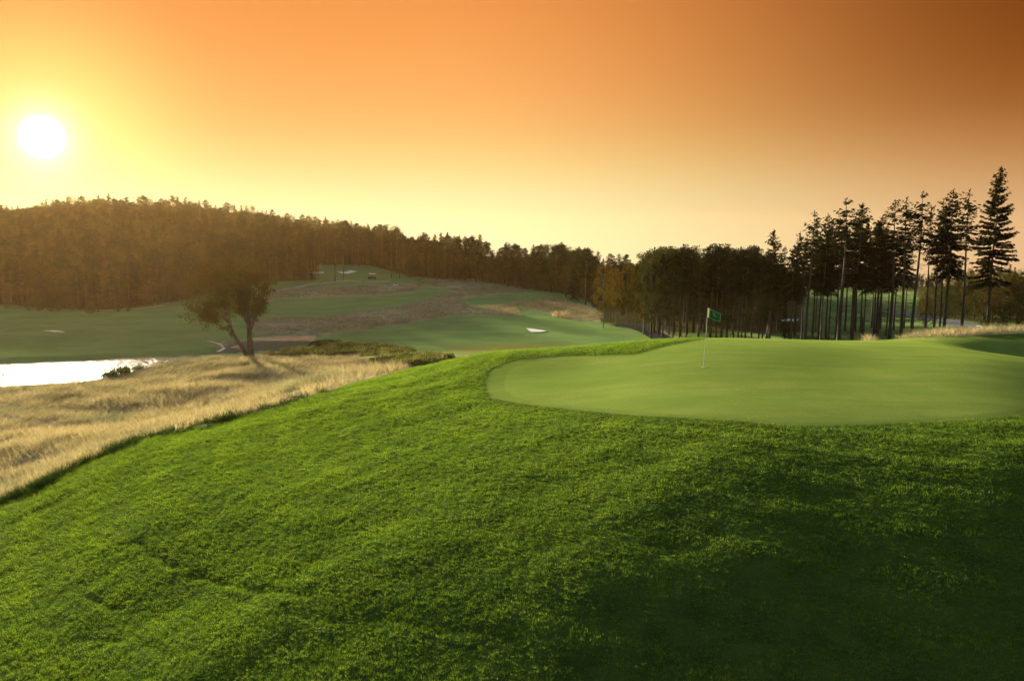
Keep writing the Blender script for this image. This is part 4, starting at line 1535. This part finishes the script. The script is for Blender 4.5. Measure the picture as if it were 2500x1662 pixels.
# reeds on the near bank
def reeds(us, lab, hmul=1.0, seed=1):
    gg = np.random.default_rng(seed)
    bg = Bag()
    c0 = None
    for (ua, ub, va, vb_, n_, h_) in us:
        for i in range(n_):
            f = gg.random()
            p = hit(ua + (ub - ua) * f, va + (vb_ - va) * f + gg.uniform(-2, 3), 80, 140, 240)
            if c0 is None:
                c0 = p.copy()
            p = p - c0
            for j in range(16):
                q = p + np.array([gg.normal() * .22, gg.normal() * .22, 0])
                hh_ = h_ * hmul * gg.uniform(.5, 1.1)
                e = q + np.array([gg.normal() * .22, gg.normal() * .22, hh_])
                D = e - q
                bg.add(leaves(((q + e) / 2)[None], D[None], np.linalg.norm(D), .05, gg))
    V_, Q_ = bg.get()
    o = mesh_np("reed_clump", V_, Q_, M_DARKBLADE)
    o.location = c0
    return tag(o, lab, "reeds")


reeds([(255, 312, 927, 912, 46, 1.15)], "dark green reed clump on the near bank of the pond", seed=4)
reeds([(325, 352, 905, 899, 16, .7)], "smaller reed tuft further along the pond bank towards the willow", seed=5)

# ------------------------------------------------------------------ paths and bunkers: sheets laid on the ground
def sheet(name, poly_px, mat, lift, y0, y1, nn=26, label=None, cat=None):
    a = np.array(poly_px, float)
    W_ = np.array([hit(u, v, y0, y1, 900) for u, v in poly_px])
    lo, hi = W_[:, :2].min(0), W_[:, :2].max(0)
    # fan of rings from the centre, following the outline
    c = W_[:, :2].mean(0)
    ring = []
    m_ = len(W_)
    for i in range(m_):
        for q in range(5):
            ring.append(W_[i, :2] * (1 - q / 5) + W_[(i + 1) % m_, :2] * q / 5)
    ring = np.array(ring)
    rows = np.linspace(0.02, 1, nn)
    G = c + (ring - c)[None] * rows[:, None, None]
    z = Hf(G[..., 0], G[..., 1]) + lift
    k_ = len(ring)
    i = np.arange(nn * k_).reshape(nn, k_)
    Q = np.stack([i[:-1], np.roll(i[:-1], -1, 1), np.roll(i[1:], -1, 1), i[1:]], -1).reshape(-1, 4)
    o = mesh_np(name, np.concatenate([G, z[..., None]], -1).reshape(-1, 3), Q, mat, smooth=True)
    tag(o, label, cat, kind='structure')
    return o


M_ASPH = plain("path_asphalt", (.030, .032, .034), (.045, .046, .046), 3, .95, .2, None, 0.0)
M_ROAD = plain("road_asphalt", (.11, .12, .13), (.14, .15, .16), 2, .95, .2, None, 0.0)
M_SAND = plain("bunker_sand", (.55, .53, .50), (.64, .62, .58), 2, .9, .2)
M_PAINT = plain("white_edge", (.62, .62, .60), (.70, .70, .68), 2, .7)
M_GRAVEL = plain("gravel_path", (.24, .21, .15), (.30, .26, .19), 2, .9)


def ribbon(name, px_pts, width, mat, lift, y0, y1, plane=None):
    c = np.array([hit(u, v, y0, y1, 1200)[:2] if plane is None else onplane((u, v), plane) for u, v in px_pts])
    tt = np.linspace(0, len(c) - 1, 8 * len(c))
    c = np.stack([np.interp(tt, np.arange(len(c)), c[:, i]) for i in range(2)], -1)
    for it in range(6):
        c[1:-1] = (c[:-2] + 2 * c[1:-1] + c[2:]) / 4
    d = unit(np.gradient(c, axis=0))
    s_ = np.stack([-d[:, 1], d[:, 0]], -1)
    off = np.linspace(-.5, .5, 5) * width
    G = c[:, None] + s_[:, None] * off[None, :, None]
    z = Hf(G[..., 0], G[..., 1]) + lift
    nn, k_ = G.shape[:2]
    i = np.arange(nn * k_).reshape(nn, k_)
    Q = np.stack([i[:-1, :-1], i[:-1, 1:], i[1:, 1:], i[1:, :-1]], -1).reshape(-1, 4)
    o = mesh_np(name, np.concatenate([G, z[..., None]], -1).reshape(-1, 3), Q, mat, smooth=True)
    o["kind"] = 'structure'
    return o


ribbon("cart_path", [(1500, 793), (1540, 797), (1566, 803), (1588, 812), (1606, 822), (1622, 832), (1640, 845)], 3.4, M_ASPH, .10, 100, 190)
ribbon("road", [(2150, 762), (2210, 766), (2259, 774), (2304, 784), (2340, 790), (2368, 798), (2384, 808), (2392, 820)], 4.2, M_ROAD, .10, 95, 230)
ribbon("road_edge_line", [(2384, 797), (2398, 799), (2397, 804), (2393, 812)], .5, M_PAINT, .14, 95, 200)
ribbon("gravel_path", [(230, 758), (290, 757), (345, 754), (400, 746)], 1.6, M_GRAVEL, .10, 150, 260)
ribbon("gravel_path", [(640, 716), (700, 706), (760, 694), (840, 686), (900, 688), (950, 688)], 2.0, M_GRAVEL, .10, 180, 380)
for i, pl in enumerate(FARBUNK[:4] + FARBUNK[6:]):
    sheet("sand_bunker", pl, M_SAND, .12, 110, 420, 10)
ribbon("shore_sand", [(508, 838.5), (522, 841), (537, 845), (547, 850), (540, 855), (520, 860)], .55, M_SAND, .05, 110, 170, WATER_Z + .1)

# ------------------------------------------------------------------ flag on the green
fb = hit(1718, 897, 20, 44)
ft = at(1728.5, 751, fb[1] + .03)
M_WHITE = plain("white_paint", (.74, .74, .70), (.80, .80, .76), 6, .45)
M_STICK = plain("stick_paint", (.24, .27, .21), (.30, .33, .26), 6, .5)
M_FLAG = leafy("green_cloth", (.012, .085, .030), (.016, .11, .036), trans=.35, scale=20)
M_HEM = leafy("pale_hem", (.50, .50, .40), (.58, .57, .46), trans=.35, scale=20)
M_EMB = leafy("emblem_print", (.16, .30, .24), (.20, .34, .28), trans=.35, scale=20)
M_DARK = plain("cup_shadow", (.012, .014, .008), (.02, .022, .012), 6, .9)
fo = empty("golf_flag", fb)
tag(fo, "green golf flag with pale hems on a thin white stick in the putting green", "golf flag")
ax = ft - fb
Lp = np.linalg.norm(ax)
dirp = ax / Lp
tt = np.linspace(-.03, 1, 9)
mesh_np("flagstick", *tube(tt[:, None] * ax[None], np.linspace(.011, .008, 9), 10), M_STICK, fo, smooth=True)


def cloth(name, s0, s1, t0, t1, mat, off, ns=18, nt_=10):
    """patch of the flag: s along the fly, t down the hoist"""
    s_, t_ = np.meshgrid(np.linspace(s0, s1, ns), np.linspace(t0, t1, nt_), indexing='ij')
    hgt, fly = .33, .50
    x = .012 + fly * s_ * .93
    y = .045 * np.sin(s_ * 5.2 + t_ * .9) * s_ + off
    z = -hgt * t_ * (1 - .08 * s_) - fly * .36 * s_ - .05 * np.sin(s_ * 3.0) * s_
    top_ = dirp * (Lp - .015)
    V = np.stack([x + top_[0] + dirp[0] * z, y + top_[1], z + top_[2]], -1).reshape(-1, 3)
    i = np.arange(ns * nt_).reshape(ns, nt_)
    Q = np.stack([i[:-1, :-1], i[1:, :-1], i[1:, 1:], i[:-1, 1:]], -1).reshape(-1, 4)
    o = mesh_np(name, V, Q, mat, fo, smooth=True)
    so = o.modifiers.new("thick", 'SOLIDIFY')
    so.thickness = .003
    so.offset = 0
    return o


cl = cloth("cloth", .10, .965, .05, .955, M_FLAG, 0)
h1_ = cloth("hoist_sleeve", -.03, .10, 0, 1, M_HEM, 0)
for a in ((.10, .965, 0, .05), (.10, .965, .955, 1), (.965, 1, 0, 1)):
    cloth("hem", *a, M_EMB if a[0] < .99 else M_HEM, 0)
for a in ((.38, .50, .22, .36), (.46, .60, .36, .48), (.54, .66, .48, .60), (.44, .52, .30, .52)):
    cloth("emblem", *a, M_EMB, -.006, 6, 5)
co = empty("golf_cup", fb)
tag(co, "small dark hole cup in the green at the foot of the flagstick", "golf cup")
ang_ = np.linspace(0, 6.2832, 25)[:-1]


def ringmesh(name, r0, r1, z0, z1, mat, parent):
    V = np.concatenate([np.stack([np.cos(ang_) * r0, np.sin(ang_) * r0, 0 * ang_ + z0], -1), np.stack([np.cos(ang_) * r1, np.sin(ang_) * r1, 0 * ang_ + z1], -1)])
    k_ = len(ang_)
    i = np.arange(k_)
    j = np.roll(i, -1)
    return mesh_np(name, V, np.stack([i, j, j + k_, i + k_], -1), mat, parent, smooth=True)


ringmesh("liner", .070, .054, .012, .012, M_WHITE, co)
ringmesh("shade_disc", .054, .0, .010, .004, M_DARK, co)  # dark disc set flush on the turf, standing in for the shaded hole

# ------------------------------------------------------------------ stones, slab, cart on the hill
def stone(u, v, size, flat, lab, mat, seed, y0=10, y1=70):
    gg = np.random.default_rng(seed)
    p = hit(u, v, y0, y1)
    nu, nv = 18, 10
    a, b_ = np.meshgrid(np.linspace(0, 6.2832, nu, endpoint=False), np.linspace(-1.5, 1.5, nv), indexing='ij')
    d = np.stack([np.cos(b_) * np.cos(a), np.cos(b_) * np.sin(a), np.sin(b_)], -1)
    k1, k2 = gg.normal(size=3) * 2.2, gg.normal(size=3) * 4
    r_ = 1 + .18 * np.sin(d @ k1 + 1) + .08 * np.sin(d @ k2)
    V = (d * r_[..., None] * np.array([1, .8, flat]) * size)
    i = np.arange(nu * nv).reshape(nu, nv)
    ii = np.concatenate([i, i[:1]])
    Q = np.stack([ii[:-1, :-1], ii[1:, :-1], ii[1:, 1:], ii[:-1, 1:]], -1).reshape(-1, 4)
    o = mesh_np("stone", V.reshape(-1, 3), Q, mat, smooth=True)
    o.location = p + np.array([0, 0, size * flat * .35])
    o.rotation_euler = (0, 0, gg.uniform(0, 6))
    return tag(o, lab, "stone")


M_STONE = plain("grey_stone", (.07, .068, .06), (.12, .115, .10), 9, .85, .4)
M_PALE = plain("pale_stone", (.15, .16, .10), (.22, .23, .15), 9, .9, .3, None, 0.0)
stone(507, 1042, .40, .13, "flat pale stone slab at the edge between mown grass and golden rough", M_PALE, 1)
stone(781, 1537, .032, .7, "largest of the small grey stones lying in the foreground grass", M_STONE, 2)
stone(757, 1525, .022, .7, "small grey stone just left of the largest foreground stone", M_STONE, 3)
stone(803, 1537, .027, .7, "small grey stone just right of the largest foreground stone", M_STONE, 4)
stone(372, 1451, .035, .6, "grey stone in the mown slope right of the two worn ruts", M_STONE, 5)
stone(434, 1443, .026, .6, "tiny grey stone farther right on the mown slope", M_STONE, 6)
stone(130, 1165, .03, .8, "tiny bright stone at the rough edge low on the left", M_PALE, 7)
for u, v, lab in [(792, 702, "pale boulder on the mowed bank below the hill clearing, the left one"), (966, 695, "pale boulder on the mowed bank below the hill clearing, the right one"), (888, 687, "pale boulder beside the track just left of the parked cart")]:
    stone(u, v, .8, .45, lab, M_PALE, int(u), 150, 400)


def rbox(name, c, sz, mat, parent, bev=.06):
    import bmesh
    bm = bmesh.new()
    bmesh.ops.create_cube(bm, size=1)
    for v in bm.verts:
        v.co = Vector((v.co.x * sz[0] + c[0], v.co.y * sz[1] + c[1], v.co.z * sz[2] + c[2]))
    bmesh.ops.bevel(bm, geom=bm.edges[:], offset=bev, segments=2, affect='EDGES')
    me = bpy.data.meshes.new(name)
    bm.to_mesh(me)
    bm.free()
    me.materials.append(mat)
    o = bpy.data.objects.new(name, me)
    COL.objects.link(o)
    o.parent = parent
    return o


cp_ = hit(909, 682, 200, 400)
cart = empty("utility_cart", cp_)
tag(cart, "small dark utility cart with white roof parked on the hill clearing", "cart")
M_CART = plain("dark_paint", (.02, .028, .02), (.03, .04, .03), 3, .5)
M_TYRE = plain("tyre_rubber", (.02, .02, .02), (.03, .03, .03), 3, .9)
rbox("body", (0, 0, .62), (2.7, 1.3, .55), M_CART, cart)
rbox("roof", (.05, 0, 1.82), (2.2, 1.3, .12), M_WHITE, cart, .04)
rbox("windscreen", (-1.05, 0, 1.3), (.35, 1.15, .8), M_PALE, cart, .03)
for x in (-.45, .3, .95):
    rbox("seat", (x, 0, 1.1), (.4, 1.1, .5), M_PALE, cart, .05)
for x in (-1.0, -.05, 1.1):
    for y in (-.6, .6):
        rbox("roof_post", (x, y, 1.32), (.07, .07, .9), M_CART, cart, .01)
for x in (-.9, .9):
    for y in (-.6, .6):
        V_, Q_ = tube(np.array([[x, y - .12, .3], [x, y - .04, .3], [x, y + .04, .3], [x, y + .12, .3]]), [.20, .3, .3, .20], 14)
        mesh_np("wheel", V_, Q_, M_TYRE, cart, smooth=True)

# ------------------------------------------------------------------ evening haze
import bmesh
bm = bmesh.new()
bmesh.ops.create_cube(bm, size=1)
HZ = (-1500, 1500, -1300, 1500, -72, 21)
for v in bm.verts:
    v.co = Vector(((HZ[0] + HZ[1]) / 2 + v.co.x * (HZ[1] - HZ[0]), (HZ[2] + HZ[3]) / 2 + v.co.y * (HZ[3] - HZ[2]), (HZ[4] + HZ[5]) / 2 + v.co.z * (HZ[5] - HZ[4])))
me = bpy.data.meshes.new("haze")
bm.to_mesh(me)
bm.free()
ho = bpy.data.objects.new("haze", me)
COL.objects.link(ho)
ho["kind"] = 'stuff'
mh, nh = material("haze_air")
pv = nh.node('ShaderNodeVolumePrincipled')
pv.inputs['Color'].default_value = (1.0, .62, .24, 1)
pv.inputs['Density'].default_value = 0.00003
pv.inputs['Anisotropy'].default_value = 0.65
oo = nh.node('ShaderNodeOutputMaterial')
nh.l.new(pv.outputs[0], oo.inputs['Volume'])
me.materials.append(mh)
